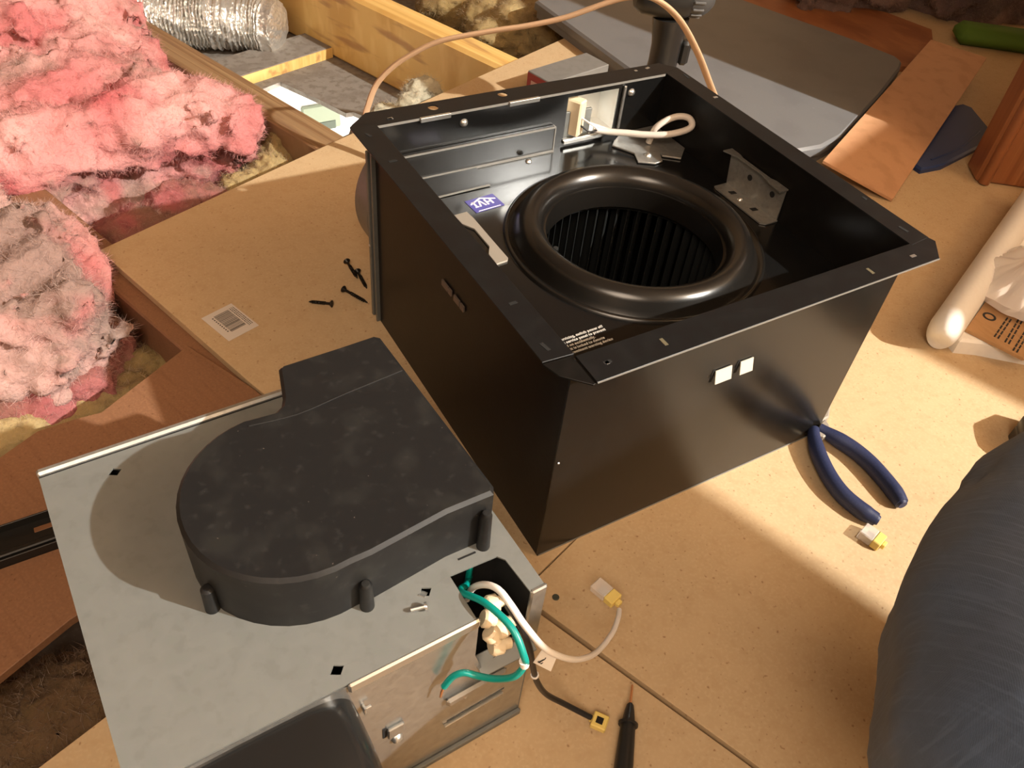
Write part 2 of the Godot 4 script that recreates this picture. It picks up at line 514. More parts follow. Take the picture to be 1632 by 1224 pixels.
	M.fluff.vertex_color_use_as_albedo = true
	M.fluff.normal_enabled = true
	M.fluff.normal_texture = bump(S, noise_bytes(S, 0.03, 15, FastNoiseLite.TYPE_SIMPLEX_SMOOTH, 5), 8.0)
	M.fluff.uv1_triplanar = true
	M.fluff.uv1_scale = Vector3(7, 7, 7)
	M.fluff.normal_scale = 0.8
	M.fibre = mat(Color.WHITE, 0.9)
	M.fibre.vertex_color_use_as_albedo = true

# ---------------------------------------------------------------- the attic shell
func struct(called: String, b: MB, mt: Material, label := "") -> MeshInstance3D:
	var o := piece(called, b, mt)
	o.set_meta("kind", "structure")
	if label: o.set_meta("label", label)
	return o

func attic_shell() -> void:
	var x0 := -2.4; var x1 := 3.4; var z0 := -2.8; var z1 := 3.4
	struct("ceiling", MB.new().box(Vector3(x0, 2.5, z0), Vector3(x1, 2.56, z1)), M.roof, "dark plywood underside of the attic roof")
	struct("wall_left", MB.new().box(Vector3(x0 - 0.06, -1.4, z0), Vector3(x0, 2.56, z1)), M.roof, "plywood attic wall to the left")
	struct("wall_right", MB.new().box(Vector3(x1, -1.4, z0), Vector3(x1 + 0.06, 2.56, z1)), M.roof, "plywood attic wall to the right")
	struct("wall_back", MB.new().box(Vector3(x0, -1.4, z0 - 0.06), Vector3(x1, 2.56, z0)), M.roof, "plywood attic wall at the back")
	struct("wall_front", MB.new().box(Vector3(x0, -1.4, z1), Vector3(x1, 2.56, z1 + 0.06)), M.roof, "plywood attic wall behind the camera")
	# unseen boards out of view, shaped and placed to shade stripes of the floor
	var f := Transform3D(Basis(Vector3.UP, TURN), Vector3.ZERO)
	var b := MB.new().box(Vector3(0.214, 0.7, 0.80), Vector3(0.452, 0.735, 2.6), 0.003, f)
	struct("unseen_shade_board_1", b, M.roof, "unseen roof timber out of view, shading the floor left of the bright strip")
	b = MB.new().prism(pv([0.685, 0.745, 1.054, 0.745, 1.054, 2.6, 0.70, 2.6]), 0.7, 0.72, 0.0, f)
	struct("unseen_shade_board_2", b, M.roof, "unseen wide board out of view, shading the floor right of the bright strip")
	b = MB.new().prism(pv([1.155, 0.45, 1.035, 0.68, 1.056, 0.76, 1.056, 2.5, 2.3, 2.5, 2.3, -0.1, 1.44, -0.1]), 0.7, 0.72, 0.0, f)
	struct("unseen_shade_board_3", b, M.roof, "unseen sheet out of view, shading the far right corner and the bin lid")

func framed(called: String, b: MB, mt: Material, label: String, category: String, kind := "") -> Node3D:
	var o := piece(called, b, mt)
	o.rotation.y = TURN
	return tag(o, label, category, "", kind)

func flooring() -> void:
	# plasterboard below the joists with the old fan's opening cut through it
	var outer := pv([-2.2, -2.4, 3.0, -2.4, 3.0, 3.2, -2.2, 3.2])
	var hole := pv([0.40, -1.10, 0.47, -1.096, 0.55, -1.104, 0.562, -1.0, 0.566, -0.93, 0.580, -0.925, 0.583, -0.905, 0.572, -0.90, 0.54, -0.885, 0.52, -0.868, 0.40, -0.862])
	framed("floor", MB.new().prism(holed(outer, [hole]), -0.159, -0.15), M.drywall, "grey dusty plasterboard between the joists with a rectangular opening", "floor", "structure")
	# bright white room under the opening
	var w := Node3D.new()
	w.name = "wall_below"
	add_child(w)
	tag(w, "bright white bathroom wall seen down through the ceiling opening", "wall", "", "structure")
	var bx := [[Vector3(-0.4, -1.3, -1.75), Vector3(1.3, -0.160, -1.7)], [Vector3(-0.45, -1.3, -1.75), Vector3(-0.4, -0.160, -0.45)], [Vector3(1.3, -1.3, -1.75), Vector3(1.35, -0.160, -0.45)], [Vector3(-0.4, -1.3, -0.5), Vector3(1.3, -0.160, -0.45)], [Vector3(-0.45, -1.35, -1.75), Vector3(1.35, -1.3, -0.45)]]
	for q in bx: piece("panel", MB.new().box(q[0], q[1]), M.white_gloss, w)
	var tw := thing("bath_towel", "small grey-green towel with a dark band, seen through the ceiling opening", "towel", Vector3(0.395, -0.49, -1.7))
	piece("cloth", MB.new().box(Vector3(-0.05, -0.036, 0), Vector3(0.055, 0.035, 0.012), 0.004), M.towel, tw)
	piece("band", MB.new().box(Vector3(-0.03, -0.037, 0.002), Vector3(0.04, -0.012, 0.0135), 0.002), M.towel_band, tw)
	var bl := thing("unseen_bathroom_lamp", "unseen glowing globe lighting the white room below the ceiling opening", "lamp", Vector3(0.75, -0.75, -0.85))  # out of view, placed to light the white room
	var glow := mat(Color.WHITE, 0.4)
	glow.emission_enabled = true
	glow.emission = Color(1, 0.97, 0.92)
	glow.emission_energy_multiplier = 3.0
	piece("globe", MB.new().lathe(pv([0, -0.05, 0.03, -0.04, 0.05, 0, 0.03, 0.04, 0, 0.05]), 20), glow, bl, 60.0)
	var l := OmniLight3D.new()
	l.name = "globe_light"
	l.light_color = Color(1, 0.98, 0.94)
	l.light_energy = 1.6
	l.light_size = 0.04
	l.omni_range = 4.0
	l.omni_attenuation = 2.0
	l.shadow_enabled = true
	bl.add_child(l)
	# joists
	var jl := ["timber joist under the left edge of the tan floor board", "narrow timber joist between the pink insulation and the bare plasterboard", "thick honey-coloured timber joist behind the black fan housing"]
	var jn := [[-0.066, -0.022], [0.294, 0.348], [0.700, 0.756], [1.11, 1.15], [1.5, 1.54], [-0.49, -0.45], [-0.9, -0.86]]
	for i in jn.size():
		var m: Material = M.big_joist if i == 2 else (M.brown_board if i == 0 else M.joist)
		var bb := MB.new().box(Vector3(jn[i][0], -0.1495, -2.3), Vector3(jn[i][1], -0.0095, 3.0), 0.006 if i == 2 else 0.002)
		framed("joist", bb, m, jl[i] if i < 3 else ["timber joist hidden under the boards at the far right", "outer timber joist hidden under the right boards", "timber joist buried in insulation at left", "timber joist buried furthest left"][i - 3], "joist", "structure")
	var fs := framed("furring_strip", MB.new().box(Vector3(0.3485, -0.1495, -1.215), Vector3(0.6995, -0.128, -1.128), 0.002), M.drywall, "short wooden furring strip across the plasterboard between two joists", "strip")
	piece("cut_face", MB.new().box(Vector3(0.349, -0.1494, -1.1285), Vector3(0.699, -0.1290, -1.1272)), M.big_joist, fs)
	# floor boards
	var a := framed("floor_panel", MB.new().prism(pv([-0.0445, -0.622, 0.343, -0.648, 0.869, -0.676, 2.6, -0.76, 2.6, 2.6, 0.12, 2.6, -0.0225, 0.213, -0.0365, 0.02, -0.037, 0.0140, 0.06, 0.0127, 0.06, 0.0117, -0.037, 0.0125, -0.041, -0.10, -0.049, -0.33]), -0.009, 0.0, 0.0004), M.mdf, "large tan hardboard floor panel under the black fan housing", "floor board", "structure")
	# barcode sticker on the panel
	var st := printed("barcode_sticker", Vector2(0.037, 0.049), 0.0003, barcode(), M.paper, a)
	st.position = Vector3(-0.0105, 0.0002, -0.421)
	st.set_meta("label", "white barcode sticker")
	var sc := piece("floor_screw", MB.new().lathe(pv([0, 0.0006, 0.0025, 0.0006, 0.003, 0.0, 0.003, -0.002, 0, -0.002]), 16), mat(lin(0.06, 0.065, 0.05), 0.5, 0.3), a)
	sc.position = Vector3(-0.0065 * 0.947 - 0.0408 * 0.3205, 0.0003, -0.0065 * 0.3205 + 0.0408 * 0.947)
	framed("floor_panel", MB.new().prism(pv([-0.325, -0.129, -0.043, -0.131, -0.041, 0.02, -0.0262, 0.213, 0.115, 2.6, -1.2, 2.6, -1.2, -0.115, -0.362, -0.129]), -0.009, 0.0, 0.0004), M.mdf, "tan hardboard floor panel at the front left, under the grey fan", "floor board", "structure")
	framed("floor_plank", MB.new().prism(pv([-1.2, -0.40, -0.267, -0.402, -0.222, -0.411, -0.19, -0.402, -0.170, -0.394, -0.062, -0.420, -0.0515, -0.33, -0.046, -0.205, -0.295, -0.216, -0.358, -0.208, -1.2, -0.2]), -0.009, -0.001, 0.0005), M.brown_board, "reddish brown plank lying between the pink insulation and the grey fan", "plank", "structure")

func barcode() -> StandardMaterial3D:
	var w := 222; var h := 294
	var im := Image.create(w, h, false, Image.FORMAT_RGB8)
	im.fill(Color(0.80, 0.77, 0.74))
	var rng := RandomNumberGenerator.new()
	rng.seed = 5
	var y := 40
	while y < 232:                                   # bars run across the sticker
		var t := rng.randi_range(2, 6)
		im.fill_rect(Rect2i(62, y, 108, mini(t, 232 - y)), Color(0.12, 0.11, 0.1))
		y += t + rng.randi_range(2, 5)
	for row in 3:                                    # lines of small print at the side
		var yy := 34
		while yy < 250:
			var l := rng.randi_range(5, 14)
			im.fill_rect(Rect2i(180 + row * 12, yy, 6, l), Color(0.2, 0.19, 0.18))
			yy += l + 4
	for k in 9: im.fill_rect(Rect2i(44, 48 + k * 20, 9, 11), Color(0.25, 0.24, 0.22))
	var m := mat(Color.WHITE, 0.6)
	m.albedo_texture = ImageTexture.create_from_image(im)
	return m

# ---------------------------------------------------------------- insulation
# heap of fibre: joined ellipsoids [x, y, z, rx, ry, rz] roughened by noise, then furred with loose strands
func heap(called: String, bumps: Array, cell: float, colors: Array, seed_: int, label: String, amp := 0.026, hairs := 1.0) -> void:
	var n1 := FastNoiseLite.new(); n1.seed = seed_; n1.frequency = 10.0; n1.fractal_octaves = 4; n1.fractal_gain = 0.55
	n1.domain_warp_enabled = true; n1.domain_warp_amplitude = 0.04; n1.domain_warp_frequency = 9.0
	var n2 := FastNoiseLite.new(); n2.seed = seed_ + 7; n2.frequency = 7.0; n2.fractal_octaves = 3
	var n3 := FastNoiseLite.new(); n3.seed = seed_ + 13; n3.frequency = 4.5; n3.fractal_octaves = 5
	var n5 := FastNoiseLite.new(); n5.seed = seed_ + 19; n5.frequency = 45.0; n5.fractal_octaves = 3
	var lo := Vector3.ONE * 1e9; var hi := -lo
	for b in bumps:
		var c := Vector3(b[0], b[1], b[2]); var r := Vector3(b[3], b[4], b[5]) + Vector3.ONE * 0.025
		lo = lo.min(c - r); hi = hi.max(c + r)
	lo.y = maxf(lo.y, -0.1485 - cell)
	var field := func(p: Vector3) -> float:
		var d := 1e9
		for b in bumps:
			var q := Vector3((p.x - b[0]) / b[3], (p.y - b[1]) / b[4], (p.z - b[2]) / b[5])
			var l := q.length()
			var e: float = (l - 1.0) * minf(b[3], minf(b[4], b[5]))
			if l > 1.0: e = maxf(e, (l - 1.0) / l * p.distance_to(Vector3(b[0], b[1], b[2])))
			if e < d + 0.012:
				var k := clampf(0.5 + 0.5 * (d - e) / 0.012, 0, 1)
				d = e if d > 1e8 else lerpf(d, e, k) - 0.012 * k * (1.0 - k)
		if absf(d) < 0.05: d += n1.get_noise_3d(p.x, p.y * 1.3, p.z) * amp * 1.4
		return maxf(d, -0.1485 - p.y)
	var net := surface(lo, hi, cell, field)
	var vs: PackedVector3Array = net[0]; var idx: PackedInt32Array = net[1]
	var nr := PackedVector3Array(); nr.resize(vs.size())
	for i in range(0, idx.size(), 3):
		var f := (vs[idx[i + 2]] - vs[idx[i]]).cross(vs[idx[i + 1]] - vs[idx[i]])
		for k in 3: nr[idx[i + k]] += f
	var st := SurfaceTool.new()
	st.begin(Mesh.PRIMITIVE_TRIANGLES)
	var cs := PackedColorArray(); cs.resize(vs.size())
	for i in vs.size():
		var p := vs[i]
		nr[i] = nr[i].normalized()
		var t := clampf(0.5 + 1.4 * n3.get_noise_3d(p.x, p.y, p.z), 0, 1)
		var c: Color = colors[0].lerp(colors[1], t)
		var d := smoothstep(0.02, 0.34, n3.get_noise_3d(p.x + 20, p.y, p.z + 3) + 0.22 * nr[i].y - 0.08)
		c = c.lerp(colors[2], d * 0.8)
		c = c.lerp(colors[3], smoothstep(0.15, 0.5, n2.get_noise_3d(p.x, p.y + 8, p.z)) * 0.6)
		cs[i] = c
		vs[i] = p + nr[i] * n5.get_noise_3d(p.x, p.y, p.z) * 0.0065
		st.set_color(c); st.add_vertex(vs[i])
	for i in idx: st.add_index(i)
	st.generate_normals()
	var o := put(called, st.commit(), M.fluff)
	tag(o, label, "insulation", "", "stuff")
	# loose fibres standing out of the surface
	var hr := SurfaceTool.new()
	hr.begin(Mesh.PRIMITIVE_TRIANGLES)
	for k in 3:
		var y0 := k / 3.0; var y1 := (k + 1) / 3.0
		var x0 := y0 * y0 * 0.5; var x1 := y1 * y1 * 0.5
		var w0 := 0.018 * (1.0 - y0 * 0.7); var w1 := 0.018 * (1.0 - y1 * 0.7)
		for q in [Vector3(x0, y0, -w0), Vector3(x1, y1, w1), Vector3(x0, y0, w0), Vector3(x0, y0, -w0), Vector3(x1, y1, -w1), Vector3(x1, y1, w1)]:
			hr.set_color(Color.WHITE); hr.add_vertex(q)
	hr.generate_normals()
	var mm := MultiMesh.new()
	mm.transform_format = MultiMesh.TRANSFORM_3D
	mm.use_colors = true
	mm.mesh = hr.commit()
	var rng := RandomNumberGenerator.new()
	rng.seed = seed_
	var want := hairs * cell * cell * 100000.0 * 0.5
	var spots := PackedInt32Array()
	for i in range(0, idx.size(), 3):
		if vs[idx[i]].y < -0.145: continue
		var c := int(want) + (1 if rng.randf() < want - int(want) else 0)
		for k in c: spots.append(i)
	mm.instance_count = spots.size()
	for k in spots.size():
		var i := spots[k]
		var u := rng.randf(); var w := rng.randf() * (1.0 - u)
		var p := vs[idx[i]] + (vs[idx[i + 1]] - vs[idx[i]]) * u + (vs[idx[i + 2]] - vs[idx[i]]) * w
		var n := nr[idx[i]]
		var y := (n * 0.6 + Vector3(rng.randf_range(-1, 1), rng.randf_range(-0.7, 0.7), rng.randf_range(-1, 1)) * 0.9).normalized()
		var x := y.cross(Vector3(rng.randf_range(-1, 1), rng.randf_range(-1, 1), rng.randf_range(-1, 1))).normalized()
		var l := rng.randf_range(0.004, 0.011)
		mm.set_instance_transform(k, Transform3D(Basis(x * l, y * l, x.cross(y) * l), p - y * l * 0.15))
		mm.set_instance_color(k, cs[idx[i]].lerp(Color(0.75, 0.6, 0.52), rng.randf() * 0.3))
	var mi := MultiMeshInstance3D.new()
	mi.name = "fibres"
	mi.multimesh = mm
	mi.material_override = M.fibre
	mi.set_meta("kind", "stuff")
	o.add_child(mi, true)

func insulation() -> void:
	var pink := [Color(0.48, 0.15, 0.15), Color(0.60, 0.31, 0.29), Color(0.22, 0.155, 0.125), Color(0.40, 0.06, 0.07)]
	var pale := [Color(0.42, 0.165, 0.15), Color(0.46, 0.28, 0.25), Color(0.20, 0.15, 0.125), Color(0.38, 0.10, 0.10)]
	var red := [Color(0.30, 0.085, 0.085), Color(0.36, 0.13, 0.125), Color(0.16, 0.09, 0.06), Color(0.22, 0.04, 0.045)]  # shade of the hollow and mound side put into these darker pinks
	var gold := [Color(0.27, 0.19, 0.075), Color(0.36, 0.27, 0.13), Color(0.18, 0.115, 0.05), Color(0.3, 0.235, 0.12)]
	heap("insulation_batt", [[-0.28, 0.008, -0.800, 0.12, 0.058, 0.062], [-0.17, 0.010, -0.812, 0.095, 0.056, 0.056], [-0.08, 0.008, -0.815, 0.080, 0.050, 0.058], [-0.030, 0.002, -0.818, 0.040, 0.042, 0.050], [-0.23, -0.02, -0.93, 0.19, 0.095, 0.13], [-0.09, -0.03, -0.89, 0.09, 0.070, 0.10], [-0.30, 0.0, -1.15, 0.25, 0.12, 0.20], [-0.16, -0.02, -1.10, 0.10, 0.085, 0.18], [-0.30, 0.0, -1.40, 0.22, 0.14, 0.20], [-0.17, -0.02, -1.30, 0.09, 0.08, 0.14], [-0.22, -0.09, -0.91, 0.22, 0.07, 0.12]], 0.0075, pink, 3, "long pink fibreglass batt, dusty on top, lying along the joist below the silver duct")
	heap("insulation_clump", [[-0.190, -0.070, -0.660, 0.060, 0.055, 0.045], [-0.135, -0.062, -0.698, 0.050, 0.058, 0.033], [-0.088, -0.075, -0.702, 0.045, 0.050, 0.033], [-0.225, -0.085, -0.61, 0.045, 0.040, 0.05], [-0.16, -0.11, -0.66, 0.09, 0.045, 0.06]], 0.005, red, 21, "pink fibreglass clump coloured dark for the shaded hollow beside the tan floor panel", 0.014)
	heap("insulation_mound", [[-0.370, 0.0, -0.505, 0.115, 0.100, 0.105], [-0.310, 0.0, -0.455, 0.055, 0.070, 0.058], [-0.43, 0.0, -0.66, 0.125, 0.105, 0.15], [-0.320, 0.005, -0.54, 0.075, 0.080, 0.070]], 0.006, pale, 35, "rounded pink and grey insulation mound at the left edge above the brown plank")
	heap("insulation_clump", [[-0.360, -0.065, -0.435, 0.10, 0.065, 0.060], [-0.295, -0.070, -0.465, 0.055, 0.060, 0.055], [-0.42, -0.06, -0.44, 0.08, 0.07, 0.07]], 0.0055, red, 29, "pink fibreglass clump coloured darker as the shadow side of the grey-pink mound", 0.016)
	heap("insulation_tuft", [[-0.03, -0.085, -0.745, 0.040, 0.045, 0.025], [0.015, -0.075, -0.775, 0.035, 0.045, 0.035], [0.045, -0.075, -0.81, 0.04, 0.045, 0.04], [0.05, -0.085, -0.86, 0.04, 0.045, 0.05]], 0.004, gold, 41, "yellow fibreglass tufts between the pink batt and the tan floor panel", 0.010)
	heap("insulation_tuft", [[-0.31, -0.10, -0.41, 0.10, 0.05, 0.045], [-0.25, -0.095, -0.45, 0.06, 0.045, 0.045], [-0.40, -0.09, -0.38, 0.08, 0.06, 0.035]], 0.005, gold, 47, "olive yellow fibreglass strip under the pink mound by the brown plank", 0.010)
	heap("insulation_batt", [[0.66, -0.07, -1.13, 0.13, 0.07, 0.12], [0.83, -0.08, -1.22, 0.15, 0.075, 0.14], [0.64, -0.08, -1.3, 0.14, 0.085, 0.14], [0.95, -0.09, -1.3, 0.18, 0.085, 0.18]], 0.009, gold, 53, "yellow fibreglass batt beyond the thick joist at the top of the view")
	heap("insulation_tuft", [[0.24, -0.02, -0.803, 0.032, 0.030, 0.018], [0.285, -0.018, -0.83, 0.032, 0.026, 0.018], [0.21, -0.025, -0.79, 0.028, 0.030, 0.014], [0.24, -0.08, -0.81, 0.06, 0.055, 0.02]], 0.0035, [Color(0.34, 0.31, 0.22), Color(0.44, 0.41, 0.32), Color(0.30, 0.27, 0.18), Color(0.38, 0.35, 0.25)], 59, "pale yellow fibreglass tuft poking up behind the black housing", 0.010)
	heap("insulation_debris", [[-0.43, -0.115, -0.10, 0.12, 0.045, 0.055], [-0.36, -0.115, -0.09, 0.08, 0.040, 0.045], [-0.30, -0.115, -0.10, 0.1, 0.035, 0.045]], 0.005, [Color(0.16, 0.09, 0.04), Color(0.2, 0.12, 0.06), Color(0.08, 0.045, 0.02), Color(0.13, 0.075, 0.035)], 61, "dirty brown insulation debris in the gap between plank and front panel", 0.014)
	heap("insulation_batt", [[1.33, 0.03, -0.89, 0.2, 0.07, 0.08], [1.58, 0.03, -0.78, 0.18, 0.09, 0.10], [1.62, 0.06, -1.0, 0.28, 0.16, 0.18]], 0.010, [Color(0.13, 0.08, 0.07), Color(0.17, 0.11, 0.095), Color(0.05, 0.032, 0.035), Color(0.10, 0.06, 0.055)], 67, "mauve insulation heap coloured dark for the shade of the far right corner")  # corner shade is put into these heap colours

# ---------------------------------------------------------------- the new black fan housing
const BW := 0.33
const BD := 0.3332
const BH := 0.2296

func slot(parent: Node, a: Vector2, b: Vector2, w: float, y: float, m: Material) -> void:
	var d := (b - a).normalized()
	var n := d.orthogonal() * w * 0.5
	piece("slot", MB.new().prism(PackedVector2Array([a + n, b + n, b - n, a - n]), y - 0.0003, y + 0.00025), m, parent)

func screw_head(parent: Node, at: Vector3, normal: Vector3, r := 0.004, m: Material = null) -> void:
	var y := normal.normalized()
	var x := y.cross(Vector3(0.31, 0.2, 0.9)).normalized()
	var t := Transform3D(Basis(x, y, x.cross(y)), at)
	piece("screw", MB.new().lathe(pv([0, r * 0.75, r * 0.35, r * 0.72, r * 0.75, r * 0.5, r, 0.0, r * 0.5, -r * 0.3, 0, -r * 0.3]), 16, false, t), m if m else M.steel, parent)

func fan_housing() -> void:
	var t := thing("fan_housing", "new open black metal fan housing with a round inlet ring", "fan housing")
	var th := 0.0016
	var yp := 0.169
	piece("front_wall", MB.new().box(Vector3(0, 0.0, -th), Vector3(BW, BH - 0.0012, 0)), M.paint_front_boosted, t)
	piece("bottom_edge_highlight", MB.new().box(Vector3(0.001, 0.0002, -0.0004), Vector3(BW, 0.0016, 0.0005)), M.edge, t)  # pale strip painted as the glint on the lower edge
	piece("left_wall", MB.new().box(Vector3(0, 0, -BD), Vector3(th, BH - 0.0012, -th)), M.paint_out, t)
	piece("right_wall", MB.new().box(Vector3(BW - th, 0, -BD), Vector3(BW, BH - 0.0012, -th)), M.paint_out, t)
	# back wall with the junction box opening
	var bw := MB.new()
	var jx0 := 0.2065; var jx1 := 0.2695; var jy0 := 0.1765; var jy1 := 0.2225
	bw.box(Vector3(th, 0, -BD), Vector3(jx0, BH - 0.0012, -BD + th))
	bw.box(Vector3(jx1, 0, -BD), Vector3(BW - th, BH - 0.0012, -BD + th))
	bw.box(Vector3(jx0, 0, -BD), Vector3(jx1, jy0, -BD + th))
	bw.box(Vector3(jx0, jy1, -BD), Vector3(jx1, BH - 0.0012, -BD + th))
	piece("back_wall", bw, M.paint_in, t)
	piece("base_plate", MB.new().box(Vector3(th, 0.0005, -BD + th), Vector3(BW - th, 0.002, -th)), M.paint_in, t)
	# inner deck with the hole for the inlet ring
	var ctr := Vector2(0.18, -0.165)
	var deck := holed(pv([th, -BD + th, BW - th, -BD + th, BW - th, -th, th, -th]), [disc(ctr, 0.104, 64)])
	piece("deck", MB.new().prism(deck, yp - 0.0015, yp), M.paint_in, t)
	# inlet ring
	var prof := pv([0.120, yp - 0.001, 0.1185, yp + 0.0022, 0.1165, yp + 0.0028, 0.1145, yp + 0.0016, 0.1125, yp + 0.0004, 0.1095, yp + 0.0045, 0.1065, yp + 0.0105, 0.1035, yp + 0.0145, 0.0995, yp + 0.0170, 0.0955, yp + 0.0176, 0.0915, yp + 0.0165, 0.0875, yp + 0.0135, 0.0842, yp + 0.0085, 0.0822, yp + 0.002, 0.0812, yp - 0.008, 0.0808, yp - 0.018, 0.0795, yp - 0.018, 0.0795, yp - 0.006, 0.081, yp + 0.003, 0.104, yp + 0.003, 0.1125, yp - 0.001])
	var ring := piece("inlet_ring", MB.new().lathe(prof, 96, true), M.ring, t, 50.0)
	ring.position = Vector3(ctr.x, 0, ctr.y)
	var rh := piece("rivet_hole", MB.new().lathe(pv([0, 0.0004, 0.0022, 0.0003, 0.0024, -0.001, 0, -0.001]), 12), M.black_hole, ring)
	rh.position = Vector3(-0.0835, yp + 0.0105, -0.003)
	# blower wheel
	var wheel := Node3D.new()
	wheel.name = "blower_wheel"
	t.add_child(wheel)
	wheel.position = Vector3(ctr.x, 0, ctr.y)
	piece("wheel_disc", MB.new().lathe(pv([0, 0.022, 0.104, 0.022, 0.104, 0.025, 0.03, 0.026, 0.022, 0.05, 0.012, 0.056, 0, 0.056]), 64), M.blade, wheel)
	piece("wheel_rim", MB.new().lathe(pv([0.088, 0.147, 0.104, 0.147, 0.104, 0.143, 0.088, 0.143]), 64, true), M.blade, wheel)
	var bl := MB.new()
	var arc := PackedVector2Array()
	for k in 6: arc.append(Vector2(0.086 + 0.016 * k / 5.0, 0.0045 * sin(PI * k / 5.0) - 0.002 * k / 5.0))
	for k in range(5, -1, -1): arc.append(arc[k] + Vector2(0.0, 0.0009))
	bl.prism(arc, 0.0245, 0.1435)
	var bm := bl.mesh()
	for k in 52:
		var o := put("blade", bm, M.blade, wheel)
		o.rotation.y = TAU * k / 52
	screw_head(wheel, Vector3(0.004, 0.0558, -0.002), Vector3.UP, 0.004, M.black_metal)
	# deck details
	slot(t, Vector2(0.0435, -0.2905), Vector2(0.0995, -0.2917), 0.0022, yp + 0.0012, M.edge)
	piece("deck_step", MB.new().box(Vector3(th, yp, -BD + th), Vector3(0.102, yp + 0.0012, -0.2915)), M.paint_in, t)
	piece("damper_cover", MB.new().box(Vector3(th, yp, -BD + th), Vector3(0.192, 0.1965, -BD + 0.0065), 0.0008), M.paint_in, t)
	piece("cover_highlight", MB.new().box(Vector3(th, 0.1950, -BD + 0.0055), Vector3(0.192, 0.1962, -BD + 0.0075)), M.edge, t)  # highlight on the cover top, painted as a pale strip
	piece("cover_seam", MB.new().box(Vector3(th, yp + 0.0002, -BD + 0.0066), Vector3(0.192, yp + 0.0016, -BD + 0.0088)), M.edge, t)
	piece("cover_edge", MB.new().box(Vector3(0.1915, yp, -BD + 0.002), Vector3(0.1927, 0.1962, -BD + 0.0072)), M.edge, t)
	piece("grey_strip", MB.new().prism(pv([0.0435, -0.2579, 0.0575, -0.2585, 0.0584, -0.2467, 0.0579, -0.2052, 0.0578, -0.1818, 0.0554, -0.1786, 0.0441, -0.1777, 0.0446, -0.1931, 0.0505, -0.2027, 0.0510, -0.2314, 0.0443, -0.2424]), yp + 0.0002, yp + 0.0018, 0.0003), M.grey_metal, t)
	# certification sticker: white H V I under a roof, upside down from here
	var hv := piece("sticker", MB.new().box(Vector3(-0.0155, 0, -0.0105), Vector3(0.0155, 0.0003, 0.0105)), mat(lin(0.07, 0.065, 0.30), 0.4), t)
	hv.position = Vector3(0.0802, yp + 0.0002, -0.2665)
	hv.rotation.y = PI + deg_to_rad(4)
	var white := mat(lin(0.75, 0.74, 0.85), 0.5)
	letters("HVI", 0.0095, white, hv, Transform3D(FLAT, Vector3(-0.0098, 0.0004, 0.0012)) * Transform3D(Basis.from_scale(Vector3(1, 1, 1)), Vector3.ZERO))
	piece("roof_mark", MB.new().prism(pv([-0.0135, 0.0035, 0, 0.0098, 0.0135, 0.0035, 0.0135, 0.0018, 0, 0.0078, -0.0135, 0.0018]), 0.0003, 0.0006), white, hv)
	piece("underline", MB.new().box(Vector3(-0.012, 0.0003, -0.0098), Vector3(0.012, 0.0006, -0.0090)), white, hv)
	# warning print on the deck
	var lines := ["servicing, switch power off", "at service panel to prevent", "ed on accidentally.", "n it is locked to denote", "prominent warning device"]
	for i in lines.size():
		letters(lines[i], 0.0021, M.print_white, t, Transform3D(FLAT.rotated(Vector3.UP, deg_to_rad(1.0)), Vector3(0.0425, yp + 0.0003, -0.0735 + i * 0.0040)))
	# galvanised brackets in the housing
	var bb := piece("wiring_bracket", MB.new().prism(pv([0.2560, -0.3110, 0.2640, -0.3190, 0.2830, -0.3310, 0.3275, -0.3310, 0.3275, -0.2780, 0.3100, -0.2620, 0.2944, -0.2737, 0.2955, -0.2800, 0.2880, -0.2650, 0.2776, -0.2636, 0.2625, -0.2730, 0.2690, -0.2890]), yp + 0.001, yp + 0.0025, 0.0003), M.zinc, t)
	screw_head(bb, Vector3(0.2800, yp + 0.0025, -0.2855 + 0.006), Vector3.UP)
	var rb := MB.new()
	rb.prism(pv([0.3075, -0.2010, 0.3075, -0.1365, 0.3120, -0.1325, 0.3270, -0.1325, 0.3285, -0.1420, 0.3285, -0.2060, 0.3090, -0.2060]), yp + 0.0005, yp + 0.0018)
	var up := Transform3D(Basis(Vector3(0, 1, 0), Vector3(1, 0, 0), Vector3(0, 0, 1)), Vector3(0.3258, 0, 0))   # prism x -> y, y -> x
	rb.prism(pv([yp + 0.001, -0.2070, yp + 0.034, -0.2120, yp + 0.034, -0.1345, yp + 0.001, -0.1335]), 0.0, 0.0013, 0.0, up)
	var brk := piece("mounting_bracket", rb, M.zinc, t)
	piece("bracket_flange", MB.new().prism(pv([0.3240, -0.2150, 0.3282, -0.2150, 0.3282, -0.2020, 0.3262, -0.1960, 0.3262, -0.1560, 0.3282, -0.1500, 0.3282, -0.1340, 0.3180, -0.1340, 0.3190, -0.1500, 0.3225, -0.1640, 0.3225, -0.2000, 0.3170, -0.2150]), yp + 0.0335, yp + 0.0348), M.zinc, brk)
	for z in [-0.190, -0.158]:
		piece("bolt_hole", MB.new().lathe(pv([0, 0.0004, 0.0030, 0.0003, 0.003, -0.0004, 0, -0.0004]), 12, false, Transform3D(Basis(Vector3(0, 1, 0), Vector3(-1, 0, 0), Vector3(0, 0, 1)), Vector3(0.3256, yp + 0.022, z + 0.01))), M.black_hole, brk)
		piece("bolt_hole", MB.new().prism(pv([0.3150, z - 0.002, 0.3215, z - 0.0005, 0.3215, z + 0.004, 0.3150, z + 0.003]), yp + 0.0016, yp + 0.0022), M.black_hole, brk)
	screw_head(brk, Vector3(0.3170, yp + 0.0018, -0.176), Vector3.UP, 0.003)
	screw_head(t, Vector3(0.1581, yp, -0.318), Vector3.UP, 0.0036)
	screw_head(t, Vector3(0.0895, 0.2165, -BD + th), Vector3(0, 0, 1), 0.0042)
